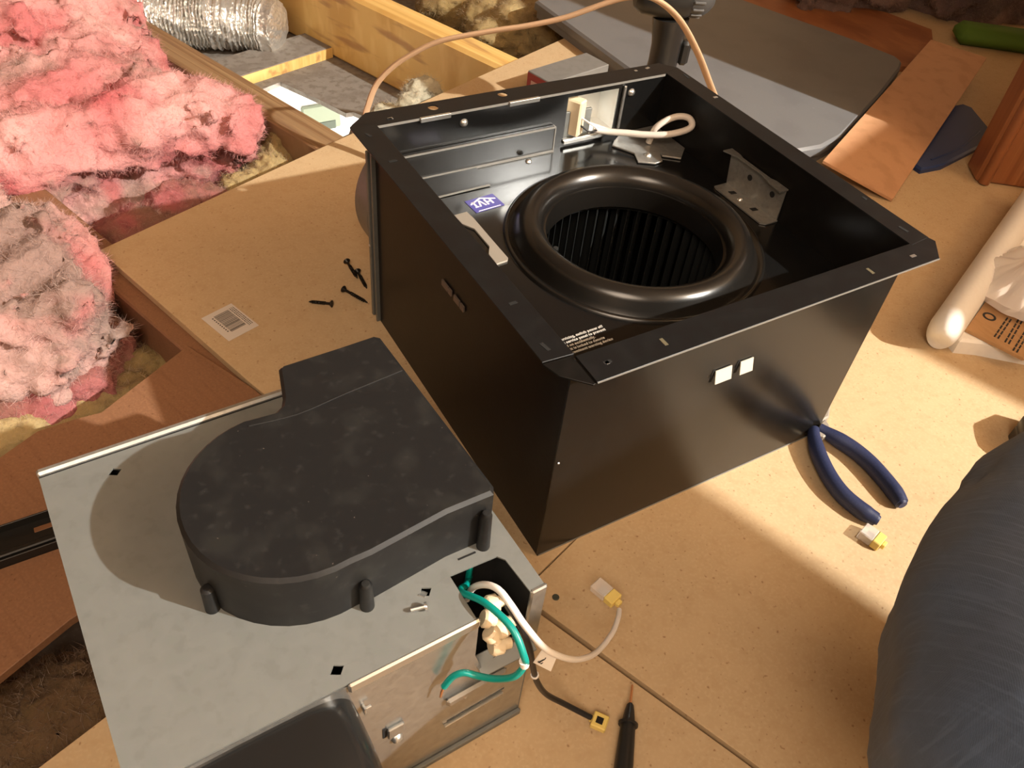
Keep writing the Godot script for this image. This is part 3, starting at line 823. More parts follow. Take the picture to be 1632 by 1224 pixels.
	screw_head(t, Vector3(0.2854, 0.2155, -BD + th), Vector3(0, 0, 1), 0.0042)
	# junction box behind the back wall
	var jb := Node3D.new()
	jb.name = "junction_box"
	t.add_child(jb)
	var jz := -BD - 0.030
	piece("whitened_box_shell", MB.new().box(Vector3(jx0, jy0, jz), Vector3(jx1, jy1, jz + 0.001)).box(Vector3(jx0 - 0.001, jy0 - 0.001, jz), Vector3(jx0, jy1, -BD)).box(Vector3(jx1, jy0 - 0.001, jz), Vector3(jx1 + 0.001, jy1, -BD)).box(Vector3(jx0, jy0 - 0.001, jz), Vector3(jx1, jy0, -BD + 0.003)).box(Vector3(jx0, jy1, jz), Vector3(jx1, jy1 + 0.001, -BD)), mat(lin(0.90, 0.92, 0.90), 0.5), jb)  # galvanised box whitened to look brightly lit inside
	piece("box_lip", MB.new().box(Vector3(jx0, jy0 - 0.0045, -BD + th), Vector3(jx1 - 0.012, jy0 - 0.0005, -BD + 0.0045), 0.0004), M.galv_shiny, jb)
	piece("cover_rail", MB.new().box(Vector3(0.2735, jy0 + 0.001, -BD + th), Vector3(0.2768, jy1 + 0.002, -BD + 0.0042), 0.0005), M.galv_shiny, jb)
	piece("wire_plug", MB.new().box(Vector3(-0.0065, -0.019, -0.011), Vector3(0.0065, 0.019, 0.011), 0.0015, Transform3D(Basis(Vector3.UP, deg_to_rad(28)), Vector3(0.219, jy0 + 0.022, -BD - 0.004))), M.cream, jb)
	piece("lead", MB.new().tube(curve([Vector3(0.222, jy0 + 0.016, -BD + 0.004), Vector3(0.231, jy0 + 0.010, -BD + 0.012), Vector3(0.243, jy0 + 0.007, -BD + 0.008)], 0.003), 0.0011, 6), M.black_wire, jb)
	piece("lead", MB.new().tube(curve([Vector3(0.222, jy0 + 0.024, -BD + 0.004), Vector3(0.232, jy0 + 0.018, -BD + 0.014), Vector3(0.244, jy0 + 0.008, -BD + 0.009)], 0.003), 0.0011, 6), M.white_wire, jb)
	screw_head(jb, Vector3(0.262, jy1 - 0.012, jz + 0.001), Vector3(0, 0, 1), 0.0038)
	piece("white_cable", MB.new().tube(curve([Vector3(0.2415, 0.183, -0.329), Vector3(0.2557, 0.182, -0.3205), Vector3(0.2709, 0.184, -0.308), Vector3(0.2842, 0.186, -0.2955), Vector3(0.3012, 0.19, -0.2815), Vector3(0.3190, 0.195, -0.2745), Vector3(0.3255, 0.2, -0.2740), Vector3(0.3250, 0.2045, -0.2810), Vector3(0.3170, 0.2035, -0.2890), Vector3(0.3052, 0.1990, -0.2925), Vector3(0.2966, 0.19, -0.2960), Vector3(0.2955, 0.173, -0.3000)], 0.003), 0.0034, 12), M.grey_cable, t)
	# flanges round the rim
	var y0 := BH - 0.0012
	var e := 0.0022
	piece("front_flange", MB.new().prism(pv([0.002, -e, BW - e, -e, BW - e, 0.0002, 0.3505, -0.0023, 0.3522, 0.0039, 0.3351, 0.0222, 0.0015, 0.0246]), y0, BH, 0.0002), M.flange, t)
	piece("left_flange", MB.new().prism(pv([e, -BD + e, e, -0.0045, -0.0212, -0.0060, -0.0218, -0.3366, -0.0185, -0.3400, e, -0.3345]), y0, BH, 0.0002), M.flange, t)
	piece("corner_gusset", MB.new().prism(pv([e, -0.0042, 0.002, 0.0236, -0.0010, 0.0242, -0.0166, 0.0087, -0.0210, -0.0056]), y0 - 0.0014, BH - 0.0014, 0.0002), M.paint_out, t)
	var bf := pv([-0.0190, -0.3395, 0.0012, -0.3567, 0.3347, -0.3550, 0.3481, -0.3390, BW - e, -0.3330, BW - e, -BD + e, e, -BD + e, e, -0.3340])
	piece("back_flange", MB.new().prism(holed(bf, [disc(Vector2(0.0640, -0.3455), 0.0050), disc(Vector2(0.1390, -0.3475), 0.0050)]), y0, BH), M.flange, t)
	piece("right_flange", MB.new().prism(pv([BW - e, -0.3328, 0.3483, -0.3388, 0.3510, -0.0023, BW - e, -0.0002]), y0, BH, 0.0002), M.flange, t)
	for s in [[0.0436, 0.0744], [0.1368, 0.1707]]:
		piece("rim_tab", MB.new().box(Vector3(s[0], BH - 0.0040, -BD + 0.0014), Vector3(s[1], BH + 0.0004, -BD + 0.0048), 0.0004), M.steel, t)
	piece("rim_edge", MB.new().box(Vector3(e, BH - 0.0024, -BD + 0.0016), Vector3(BW - 0.004, BH - 0.0001, -BD + 0.0027)), M.edge, t)
	piece("front_edge_highlight", MB.new().box(Vector3(0.0016, BH - 0.0012, 0.0232), Vector3(0.335, BH - 0.0002, 0.0250), 0.0, Transform3D(Basis(Vector3.UP, deg_to_rad(0.35)), Vector3.ZERO)), M.edge, t)  # edge highlight of the flange, put in as a pale strip
	for sl in [[0.0147, -0.3385, 0.0195, -0.3388, 0], [0.0160, -0.3393, 0.0205, -0.3397, 1], [0.2978, -0.3475, 0.3010, -0.3478, 1], [0.3130, -0.3480, 0.3180, -0.3496, 1], [-0.0126, -0.3215, -0.0108, -0.3150, 0], [-0.0133, -0.2702, -0.0058, -0.2704, 0], [-0.0122, -0.0658, -0.0060, -0.0662, 0], [-0.0126, -0.0222, -0.0112, -0.0140, 0], [0.3405, -0.2690, 0.3452, -0.2690, 1], [0.3436, -0.3140, 0.3450, -0.3235, 0], [0.3449, -0.0700, 0.3449, -0.0655, 0], [0.3392, -0.0240, 0.3400, -0.0150, 0], [0.2665, 0.0080, 0.2665, 0.0150, 2], [0.0649, 0.0075, 0.0649, 0.0147, 2], [0.0150, 0.0116, 0.0212, 0.0116, 0], [0.0163, 0.0122, 0.0190, 0.0118, 1], [0.3135, 0.0112, 0.3190, 0.0112, 1]]:
		slot(t, Vector2(sl[0], sl[1]), Vector2(sl[2], sl[3]), 0.0028, BH, [M.black_hole, M.steel, M.slot_tan][sl[4]])
	# bent-out tabs in the walls
	for x in [0.1418, 0.1676]:
		var w := 0.0168 if x < 0.15 else 0.0135
		piece("wall_slot", MB.new().box(Vector3(x - 0.0022, 0.1500, -0.0004), Vector3(x + 0.0006, 0.1635, 0.0003)), M.black_hole, t)
		piece("wall_tab", MB.new().box(Vector3(0, 0, 0), Vector3(w, 0.0122, 0.0008), 0.0, Transform3D(Basis(Vector3.RIGHT, deg_to_rad(-16)), Vector3(x, 0.1505, 0.0040))), mat(lin(0.62, 0.60, 0.53), 0.4, 0.3), t)
	for s in [[-0.189, -0.1775], [-0.1765, -0.1715], [-0.1665, -0.1565], [-0.1550, -0.1490]]:
		piece("wall_tab", MB.new().box(Vector3(-0.0020, 0.1548, s[0]), Vector3(-0.0006, 0.1606, s[1])), mat(lin(0.10, 0.075, 0.06), 0.5), t)
	screw_head(t, Vector3(0.0032, 0.1215, 0.0003), Vector3(0, 0, 1), 0.0012)
	# damper plate and duct collar at the back
	var dm := tri_mat(M.galv.albedo_texture, Vector3(5, 5, 5), 0.42, 0.5)
	piece("damper_plate", MB.new().box(Vector3(-0.004, 0.0, -BD - 0.0035), Vector3(0.24, 0.205, -BD - 0.0005), 0.0004), dm, t)
	var pl := piece("collar_plate", MB.new().box(Vector3(-0.0055, 0.004, -BD - 0.0115), Vector3(0.22, 0.200, -BD - 0.0075), 0.0008), dm, t)
	screw_head(pl, Vector3(-0.0053, 0.095, -BD - 0.0095), Vector3(-1, 0, 0), 0.0015)
	var col := Transform3D(Basis(Vector3.RIGHT, deg_to_rad(90)), Vector3(0.084, 0.108, -BD - 0.0115))
	piece("duct_collar", MB.new().lathe(pv([0.0815, 0.0, 0.0815, -0.018, 0.0825, -0.020, 0.0815, -0.022, 0.0815, -0.055, 0.0795, -0.055, 0.0795, 0.0]), 72, true, col), dm, t, 30.0)

# ---------------------------------------------------------------- the old galvanised fan
func old_fan() -> void:
	var t := thing("old_fan", "removed grey galvanised fan with a black plastic scroll and loose wires", "exhaust fan", Vector3(-0.0805, 0, 0.1075), deg_to_rad(2.2))
	var w := 0.2335; var d := 0.2138; var h := 0.172; var th := 0.0012
	# local: x from -w (left) to 0, z from -d (back) to 0
	var hole := pv([-0.0461, -0.0312, -0.0150, -0.0296, -0.0117, -0.0252, -0.0101, 0.0, -0.0461, 0.0])
	var top := pv([-w, -d, 0, -d, 0, 0, -0.0101, 0, -0.0117, -0.0252, -0.0150, -0.0296, -0.0461, -0.0312, -0.0461, 0.0, -w, 0])
	var dia := []
	for c in [Vector2(-0.1929, -0.1963), Vector2(-0.1256, -0.0097), Vector2(-0.0633, -0.0288)]:
		dia.append(PackedVector2Array([c + Vector2(-0.0042, 0.0006), c + Vector2(-0.0006, -0.0034), c + Vector2(0.0042, -0.0006), c + Vector2(0.0006, 0.0034)]))
	piece("top_sheet", MB.new().prism(holed(top, dia), h - th, h), M.galv, t)
	piece("tab", MB.new().box(Vector3(-0.0027, 0, -0.0020), Vector3(0.0027, 0.0006, 0.0020), 0.0, Transform3D(Basis(Vector3(0, 0, 1), deg_to_rad(-28)).rotated(Vector3.UP, 0.7), Vector3(-0.0650, h - 0.0012, -0.0285))), M.steel, t)
	piece("back_fold", MB.new().box(Vector3(-w - 0.0005, h - 0.009, -d - 0.0040), Vector3(0, h + 0.0030, -d + 0.0014), 0.0015), M.zinc, t)
	piece("fold_seam", MB.new().box(Vector3(-w, h - 0.0004, -d + 0.0014), Vector3(0, h + 0.0003, -d + 0.0022)), M.black_hole, t)
	piece("back_wall", MB.new().box(Vector3(-w, 0, -d), Vector3(0, h - th, -d + th)), M.galv, t)
	piece("left_wall", MB.new().box(Vector3(-w, 0, -d + th), Vector3(-w + th, h - th, 0)), M.galv, t)
	piece("right_wall", MB.new().box(Vector3(-th, 0, -d + th), Vector3(0, h - th, -0.0002)), M.galv, t)
	piece("bottom_sheet", MB.new().box(Vector3(-w + th, 0.0002, -d + th), Vector3(-th, 0.0014, -th)), M.galv, t)
	# front wall with a notch for the wiring and two louvre slots
	var fw := Transform3D(Basis(Vector3(1, 0, 0), Vector3(0, 0, 1), Vector3(0, -1, 0)), Vector3(0, 0, 0))   # prism (x, z) -> (x, -y)
	var fpoly := pv([-w + th, -0.0014, -th, -0.0014, -th, -0.118, -0.0090, -0.122, -0.0380, -0.104, -0.0440, -0.126, -0.0440, -h + 0.003, -w + th, -h + 0.003])
	var louv := pv([-0.0610, -0.0505, -0.0170, -0.0530, -0.0170, -0.0555, -0.0610, -0.0532])
	piece("front_wall", MB.new().prism(holed(fpoly, [louv]), -0.0012, 0.0, 0.0, fw), M.galv_shiny, t)
	piece("front_fold", MB.new().box(Vector3(-0.1240, h - 0.0085, -0.0006), Vector3(-0.0441, h + 0.0003, 0.0022), 0.0012), M.steel, t)
	piece("corner_post", MB.new().box(Vector3(-0.0100, 0.110, -0.0010), Vector3(0.0012, h + 0.0006, 0.0022), 0.0010), M.galv_shiny, t)
	piece("notch_lip", MB.new().box(Vector3(0, -0.0008, -0.010), Vector3(0.038, 0.0008, 0.004), 0.0004, Transform3D(Basis(Vector3(0, 0, 1), deg_to_rad(22)).rotated(Vector3.RIGHT, deg_to_rad(25)), Vector3(-0.040, 0.103, 0.0010))), M.galv, t)
	piece("louvre", MB.new().box(Vector3(-0.0615, 0.0830, 0.0), Vector3(-0.0170, 0.0915, 0.0040), 0.0020, Transform3D(Basis(Vector3(0, 0, 1), deg_to_rad(1.5)), Vector3.ZERO)), M.galv_shiny, t)
	piece("louvre_lip", MB.new().box(Vector3(-0.0610, 0.0487, 0.0), Vector3(-0.0160, 0.0502, 0.0022), 0.0004, Transform3D(Basis(Vector3(0, 0, 1), deg_to_rad(3.0)), Vector3(-0.0000, 0.0030, 0))), M.steel, t)
	piece("front_tab", MB.new().box(Vector3(-0.1035, 0.0790, 0.0), Vector3(-0.0925, 0.0915, 0.0026), 0.0008), M.galv_shiny, t)
	piece("tab_slot", MB.new().box(Vector3(-0.1062, 0.0800, 0.0), Vector3(-0.1036, 0.0930, 0.0004)), M.black_hole, t)
	screw_head(t, Vector3(-0.0970, 0.0700, 0.0002), Vector3(0, 0, 1), 0.0040)
	screw_head(t, Vector3(-0.0480, 0.0740, 0.0002), Vector3(0, 0, 1), 0.0012)
	piece("front_hook", MB.new().box(Vector3(-0.1175, 0.1330, 0.0), Vector3(-0.1160, 0.1400, 0.0035), 0.0003).box(Vector3(-0.1175, 0.1385, 0.002), Vector3(-0.1130, 0.1400, 0.0035), 0.0003), M.steel, t)
	piece("bottom_flange", MB.new().box(Vector3(-0.14, 0.0002, 0.0), Vector3(0.0, 0.0060, 0.0030), 0.0006), M.galv, t)
	slot(t, Vector2(-0.0365, -0.0386), Vector2(-0.0247, -0.0382), 0.0012, h, M.black_hole)
	piece("standing_screw", MB.new().tube(PackedVector3Array([Vector3(-0.0765, h + 0.0022, -0.0212), Vector3(-0.0690, h + 0.0030, -0.0190)]), 0.0012, 8).tube(PackedVector3Array([Vector3(-0.0690, h + 0.0030, -0.0190), Vector3(-0.0676, h + 0.0032, -0.0186)]), 0.0026, 10), M.steel, t)
	# wiring compartment, lined black to paint in the shade inside
	piece("compartment", MB.new().box(Vector3(-0.052, 0.085, -0.046), Vector3(-0.0025, 0.0862, -0.0025)).box(Vector3(-0.0530, 0.085, -0.046), Vector3(-0.052, 0.165, -0.0025)).box(Vector3(-0.052, 0.085, -0.047), Vector3(-0.0025, 0.165, -0.046)).box(Vector3(-0.0040, 0.085, -0.046), Vector3(-0.0020, 0.168, -0.0030)), M.black_hole, t)
	# black scroll housing on the top sheet
	var o := PackedVector2Array()
	o.append_array(pv([-0.0815, -0.1950, -0.0160, -0.1962, -0.0128, -0.1930, -0.0098, -0.0480, -0.0125, -0.0432, -0.0420, -0.0440, -0.0900, -0.0395]))
	for k in 22:
		var a := deg_to_rad(82.0 + k * 8.6)
		var r := 0.0635 - 0.005 * clampf((k - 8) / 14.0, 0, 1)
		o.append(Vector2(-0.110 + cos(a) * r, -0.1025 + sin(a) * r))
	o.append_array(pv([-0.0985, -0.1590, -0.0935, -0.1620, -0.0905, -0.1680, -0.0845, -0.1900, -0.0835, -0.1935]))
	var sc := piece("scroll_housing", MB.new().prism(o, h, h + 0.0450, 0.0022), M.scroll, t, 32.0)
	piece("outlet_cover", MB.new().box(Vector3(-0.0800, h + 0.0005, -0.1962), Vector3(-0.0150, h + 0.043, -0.1945), 0.0006), M.black_plastic, sc)
	for c in [Vector3(-0.0185, -0.0400, 1.0), Vector3(-0.0960, -0.0365, 0.7), Vector3(-0.1700, -0.0760, 0.62)]:
		piece("boss", MB.new().lathe(pv([0, 0.034 * c.z, 0.0022, 0.0335 * c.z, 0.0036, 0.031 * c.z, 0.0042, 0.0, 0, 0.0]), 20, false, Transform3D(Basis.IDENTITY, Vector3(c.x, h, c.y))), M.scroll, sc)
	piece("rim_seam", MB.new().tube(curve([Vector3(-0.1165, h + 0.0452, -0.1540), Vector3(-0.0880, h + 0.0452, -0.1500), Vector3(-0.0560, h + 0.0452, -0.1530), Vector3(-0.0145, h + 0.0452, -0.1560)], 0.01), 0.0005, 6), M.scroll, sc)
	# rounded black motor cover on the front
	var cp := MB.new()
	var rings := []
	for k in 13:                       # loops across the depth, shrinking as the cover rounds over
		var f := k / 12.0
		var z := 0.070 * sin(f * PI / 2)
		var s := 1.0 - 0.26 * pow(1.0 - cos(f * PI / 2), 1.5)
		var ring := PackedVector3Array()
		for q in 40:
			var a := TAU * q / 40.0
			var ca := cos(a); var sa := sin(a)
			var px := signf(ca) * pow(absf(ca), 0.32) * 0.060 * s
			var py := signf(sa) * pow(absf(sa), 0.32) * 0.0825 * s
			ring.append(Vector3(-0.1800 + px, 0.0835 + py, z))
		rings.append(ring)
	for k in 12:
		for q in 40:
			var q2 := (q + 1) % 40
			cp.quad(rings[k][q], rings[k][q2], rings[k + 1][q2], rings[k + 1][q])
	for q in range(1, 39): cp.tri(rings[12][0], rings[12][q], rings[12][q + 1])
	for q in range(1, 39): cp.tri(rings[0][0], rings[0][q + 1], rings[0][q])
	cp.orient(0)
	piece("motor_cover", cp, M.cap, t, 50.0)
	# wires, in the fan's own axes
	var inv := t.transform.affine_inverse()
	var L := func(a: Array) -> Array:
		var o2 := []
		for p in a: o2.append(inv * p)
		return o2
	var gw := curve(L.call([Vector3(-0.1035, 0.13, 0.0612), Vector3(-0.1147, 0.15, 0.0760), Vector3(-0.1255, 0.168, 0.0880), Vector3(-0.1200, 0.179, 0.1062), Vector3(-0.1145, 0.18, 0.1265), Vector3(-0.1132, 0.17, 0.14), Vector3(-0.1123, 0.16, 0.141), Vector3(-0.1174, 0.15, 0.1404), Vector3(-0.1246, 0.14, 0.133), Vector3(-0.1316, 0.135, 0.1248), Vector3(-0.1376, 0.135, 0.1195), Vector3(-0.1433, 0.13, 0.1165), Vector3(-0.1483, 0.12, 0.1155)]), 0.003)
	var g := piece("green_wire", MB.new().tube(gw, 0.0021, 10), M.green_wire, t)
	piece("copper_end", MB.new().tube(PackedVector3Array(L.call([Vector3(-0.1482, 0.1202, 0.1155), Vector3(-0.1497, 0.1155, 0.1157), Vector3(-0.1506, 0.1095, 0.1160)])), [0.0009, 0.0009, 0.0007], 8), M.copper, g)
	piece("wire_band", MB.new().tube(PackedVector3Array(L.call([Vector3(-0.1134, 0.1655, 0.1408), Vector3(-0.1124, 0.1600, 0.1411)])), 0.0027, 10), M.white_wire, g)
	var ww := curve(L.call([Vector3(-0.1159, 0.14, 0.0800), Vector3(-0.1150, 0.158, 0.0840), Vector3(-0.1120, 0.171, 0.0917), Vector3(-0.1085, 0.177, 0.1010), Vector3(-0.1061, 0.175, 0.1125), Vector3(-0.1019, 0.165, 0.1215), Vector3(-0.09, 0.14, 0.1281), Vector3(-0.0771, 0.12, 0.13), Vector3(-0.056, 0.09, 0.1266), Vector3(-0.0294, 0.06, 0.1176), Vector3(-0.002, 0.04, 0.1034), Vector3(0.0144, 0.03, 0.0911), Vector3(0.0217, 0.025, 0.0838)]), 0.003)
	var wh := piece("white_wire", MB.new().tube(ww, 0.0021, 10), M.white_wire, t)
	connector(wh, inv * Vector3(0.0245, 0.024, 0.0765), inv * Vector3(0.0185, 0.023, 0.0545), 0.0125, 0.007)
	# folded tag on the white wire
	var tg := MB.new()
	var q4: Array = L.call([Vector3(-0.0882, 0.1395, 0.1285), Vector3(-0.0782, 0.1245, 0.1305), Vector3(-0.0831, 0.1100, 0.1330), Vector3(-0.0935, 0.1210, 0.1275)])
	var off := Vector3(0.0002, 0.0003, 0.0006)
	tg.quad(q4[0], q4[3], q4[2], q4[1])
	tg.quad(q4[0] - off, q4[1] - off, q4[2] - off, q4[3] - off)
	for k in 4: tg.quad(q4[k], q4[(k + 1) % 4], q4[(k + 1) % 4] - off, q4[k] - off)
	tg.orient(0)
	var tgo := piece("wire_tag", tg, M.paper, wh)
	var e1: Vector3 = (q4[1] - q4[0]).normalized()
	var e2: Vector3 = (q4[3] - q4[0]).normalized()
	var en := e2.cross(e1).normalized()
	if en.dot(inv * Vector3(-0.257, 0.592, 0.307) - q4[0]) < 0: en = -en
	var e3 := en.cross(e1).normalized()
	letters("IN", 0.0062, M.ink, wh, Transform3D(Basis(e1, en.cross(e1), en), q4[0] + e1 * 0.0035 + e2 * 0.0120 + en * 0.0011), "tag_print")
	var bw := curve(L.call([Vector3(-0.0995, 0.150, 0.1000), Vector3(-0.0985, 0.15, 0.1140), Vector3(-0.0942, 0.13, 0.1215), Vector3(-0.0879, 0.1, 0.1212), Vector3(-0.0806, 0.07, 0.1205), Vector3(-0.0692, 0.04, 0.1205), Vector3(-0.0545, 0.02, 0.1259), Vector3(-0.0447, 0.012, 0.1337), Vector3(-0.0384, 0.008, 0.1395)]), 0.003)
	var bk := piece("black_wire", MB.new().tube(bw, 0.0021, 10), M.black_wire, t)
	piece("wire_band", MB.new().tube(PackedVector3Array([bw[bw.size() / 2 - 4], bw[bw.size() / 2 - 3]]), 0.0028, 10), M.white_wire, bk)
	connector(bk, inv * Vector3(-0.0375, 0.0062, 0.1400), inv * Vector3(-0.0305, 0.0062, 0.1490), 0.0115, 0.006, false)
	piece("green_lead", MB.new().tube(curve(L.call([Vector3(-0.1080, 0.12, 0.066), Vector3(-0.1085, 0.150, 0.068), Vector3(-0.1080, 0.165, 0.070)]), 0.004), 0.002, 8), M.green_wire, t)
	# porcelain wire nuts in the compartment
	for q in [[Vector3(-0.1110, 0.150, 0.0945), Vector3(-0.0975, 0.150, 0.0955), 0.0062], [Vector3(-0.1165, 0.150, 0.1000), Vector3(-0.1090, 0.146, 0.1040), 0.0058], [Vector3(-0.1100, 0.140, 0.1070), Vector3(-0.0940, 0.138, 0.1040), 0.0066], [Vector3(-0.1140, 0.139, 0.1045), Vector3(-0.1095, 0.131, 0.1100), 0.0056], [Vector3(-0.1120, 0.122, 0.1060), Vector3(-0.0985, 0.119, 0.1085), 0.0068]]:
		var a: Vector3 = inv * q[0]; var b: Vector3 = inv * q[1]
		piece("wire_nut", MB.new().tube(PackedVector3Array([a, a.lerp(b, 0.15), a.lerp(b, 0.55), a.lerp(b, 0.6), a.lerp(b, 0.95), b]), [q[2] * 0.8, q[2], q[2] * 0.92, q[2] * 0.62, q[2] * 0.55, q[2] * 0.4], 14), M.cream, t)

# push-in wire connector from a (wire end) to b (closed end): yellow entry block and clear shell
func connector(parent: Node, a: Vector3, b: Vector3, wid: float, high: float, clear := true) -> void:
	var z := (b - a).normalized()
	var x := Vector3.UP.cross(z).normalized()
	var tr := Transform3D(Basis(x, z.cross(x), z), a)
	var l := a.distance_to(b)
	var cut := l * 0.38 if clear else l
	piece("connector_entry", MB.new().box(Vector3(-wid * 0.5, -high * 0.5, 0), Vector3(wid * 0.5, high * 0.5, cut), 0.0008, tr).box(Vector3(-wid * 0.22, -high * 0.3, -l * 0.16), Vector3(wid * 0.22, high * 0.3, 0.0), 0.0006, tr), M.yellow, parent)
	if clear:
		piece("connector_shell", MB.new().box(Vector3(-wid * 0.5, -high * 0.5, cut), Vector3(wid * 0.5, high * 0.5, l), 0.0008, tr), M.clear, parent)
		piece("contact", MB.new().box(Vector3(-wid * 0.3, -0.0006, cut * 0.8), Vector3(wid * 0.3, 0.0006, l * 0.75), 0.0003, tr), M.steel, parent)
	else:
		piece("contact", MB.new().box(Vector3(-wid * 0.25, high * 0.5 - 0.0002, cut * 0.25), Vector3(wid * 0.2, high * 0.5 + 0.0004, cut * 0.7), 0.0002, tr), M.black_metal, parent)

# ---------------------------------------------------------------- tools and small parts
func wood_screw() -> Array:
	var head := MB.new().lathe(pv([0, 0.0, 0.0012, -0.0002, 0.0040, 0.0, 0.0042, 0.0006, 0.0017, 0.0036, 0, 0.0036]), 16)
	var sh := MB.new().lathe(pv([0, 0.003, 0.0016, 0.003, 0.0015, 0.012, 0.0013, 0.024, 0.0003, 0.030, 0, 0.0302]), 12)
	var th := PackedVector3Array()
	var rr := []
	for k in 90:
		var f := k / 89.0
		var a := k * TAU / 9.0
		var r := 0.0017 * (1.0 - 0.75 * smoothstep(0.75, 1.0, f))
		th.append(Vector3(cos(a) * r, 0.009 + f * 0.0205, sin(a) * r))
		rr.append(0.00055)
	sh.tube(th, rr, 5)
	return [head.mesh(), sh.mesh()]

func small_things() -> void:
	# four black screws left of the housing
	var ms := wood_screw()
	var sp := [[Vector2(-0.0384, -0.3765), Vector2(-0.0593, -0.3939), "lone black wood screw nearest the barcode sticker, pointing left"], [Vector2(-0.0183, -0.3965), Vector2(-0.0015, -0.3663), "black wood screw lowest of the group beside the housing, pointing right"], [Vector2(0.0030, -0.4391), Vector2(0.0035, -0.4085), "black wood screw topmost of the four, its tip touching another"], [Vector2(0.0085, -0.4206), Vector2(0.0075, -0.3905), "black wood screw nearest the duct collar, crossing another screw"]]
	for k in sp.size():
		var a: Vector2 = sp[k][0]; var b: Vector2 = sp[k][1]
		var dir := Vector3(b.x - a.x, -0.0030, b.y - a.y)
		var s := dir.length() / 0.030
		var y := dir.normalized()
		var x := y.cross(Vector3.UP).normalized()
		var n := thing("wood_screw", sp[k][2], "screw", Vector3.ZERO, 0.0, "black screws on the floor panel")
		n.transform = Transform3D(Basis(x, y, x.cross(y)).scaled_local(Vector3(1, s, 1)), Vector3(a.x, 0.0042 + (0.003 if k == 2 else 0.0), a.y))
		put("head", ms[0], M.screw_black, n)
		put("shank", ms[1], M.screw_black, n)
	# pliers
	var p := thing("pliers", "pliers with navy dipped handles lying at the right corner of the black housing", "pliers", Vector3(0.31, 0, 0.05))
	var off := Vector3(-0.31, 0, -0.05)
	var hl := [Vector3(0.3190, 0.0105, 0.0020), Vector3(0.3110, 0.0105, 0.0110), Vector3(0.3000, 0.010, 0.0290), Vector3(0.2905, 0.0095, 0.0520), Vector3(0.2865, 0.009, 0.0740), Vector3(0.2895, 0.0085, 0.0950), Vector3(0.2950, 0.008, 0.1085)]
	var hr := [Vector3(0.3255, 0.0105, 0.0030), Vector3(0.3310, 0.0105, 0.0170), Vector3(0.3375, 0.010, 0.0370), Vector3(0.3398, 0.0095, 0.0570), Vector3(0.3380, 0.009, 0.0780), Vector3(0.3350, 0.0085, 0.0950), Vector3(0.3318, 0.008, 0.1060)]
	for h in [hl, hr]:
		var pts := []
		for q in h: pts.append(q + off)
		var c := curve(pts, 0.004)
		var r := []
		for k in c.size():
			var f := k / float(c.size() - 1)
			r.append(0.0088 * (0.75 + 0.25 * smoothstep(0.0, 0.25, f)) * (1.0 if f < 0.9 else 0.8 + 0.2 * (1.0 - f) * 10.0))
		piece("handle", MB.new().tube(c, r, 16, 0.84), M.navy, p, 60.0)
		var e: Vector3 = c[c.size() - 1]
		var d: Vector3 = (e - c[c.size() - 3]).normalized()
		piece("handle_tip", MB.new().tube(PackedVector3Array([e - d * 0.001, e + d * 0.0022]), [0.0062, 0.0048], 14, 0.84), M.navy, p)
	piece("tang", MB.new().prism(pv([0.006, -0.044, 0.019, -0.050, 0.030, -0.054, 0.028, -0.046, 0.020, -0.036, 0.010, -0.036]), 0.006, 0.0125, 0.001), M.grey_metal, p)
	piece("jaw", MB.new().prism(pv([0.021, -0.052, 0.034, -0.053, 0.050, -0.066, 0.052, -0.084, 0.046, -0.098, 0.040, -0.086, 0.030, -0.070]), 0.004, 0.0145, 0.0015), M.grey_metal, p)
	# loose connector
	var c := thing("wire_connector", "loose clear and yellow push-in wire connector on the floor below the pliers", "connector", Vector3(0.277, 0, 0.1195))
	connector(c, Vector3(0.0045, 0.0052, 0.0095), Vector3(-0.0012, 0.0058, -0.0100), 0.0150, 0.0096)
	# test probe
	var b := thing("test_probe", "black test probe with a bare metal tip at the bottom of the view", "probe", Vector3(-0.0065, 0, 0.1440))
	var tip := Vector3(0.0085, 0.0075, -0.0072); var fr := Vector3(0.0, 0.0080, 0.0)
	var ax := Vector3(-0.63, 0.0, 0.68).normalized() * 0.001
	var P := func(mm: float) -> Vector3: return fr + Vector3(-0.66, 0.0, 0.75).normalized() * mm * 0.001
	piece("tip", MB.new().tube(PackedVector3Array([P.call(-15.0), P.call(-13.5), P.call(1.0)]), [0.0002, 0.0009, 0.0010], 10), M.copper, b)
	piece("grip", MB.new().tube(PackedVector3Array([P.call(0.0), P.call(1.5), P.call(6.0), P.call(13.0), P.call(15.0), P.call(15.2), P.call(17.0), P.call(17.2), P.call(22.0), P.call(30.0), P.call(45.0), P.call(90.0), P.call(96.0)]), [0.0014, 0.0026, 0.0036, 0.0047, 0.0050, 0.0072, 0.0072, 0.0054, 0.0056, 0.0060, 0.0066, 0.0066, 0.005], 18), M.black_plastic, b)
	piece("lead", MB.new().tube(curve([P.call(95.0), P.call(110.0), P.call(140.0) + Vector3(0.02, -0.005, 0), P.call(190.0) + Vector3(0.06, -0.005, 0.02)], 0.01), 0.0022, 8), M.black_wire, b)
	# slotted slide rail on the brown plank
	var r := thing("drawer_rail", "black slotted metal drawer rail lying across the brown plank", "rail", Vector3.ZERO, TURN)
	var rot := Transform3D(Basis(Vector3.UP, deg_to_rad(-18)), Vector3(-0.265, -0.001, -0.298))
	piece("channel", MB.new().box(Vector3(-0.40, 0.0, -0.018), Vector3(0.05, 0.0015, 0.018), 0.0, rot).box(Vector3(-0.40, 0.0, -0.018), Vector3(0.05, 0.0095, -0.0165), 0.0004, rot).box(Vector3(-0.40, 0.0, 0.0165), Vector3(0.05, 0.0095, 0.018), 0.0004, rot), M.black_metal, r)
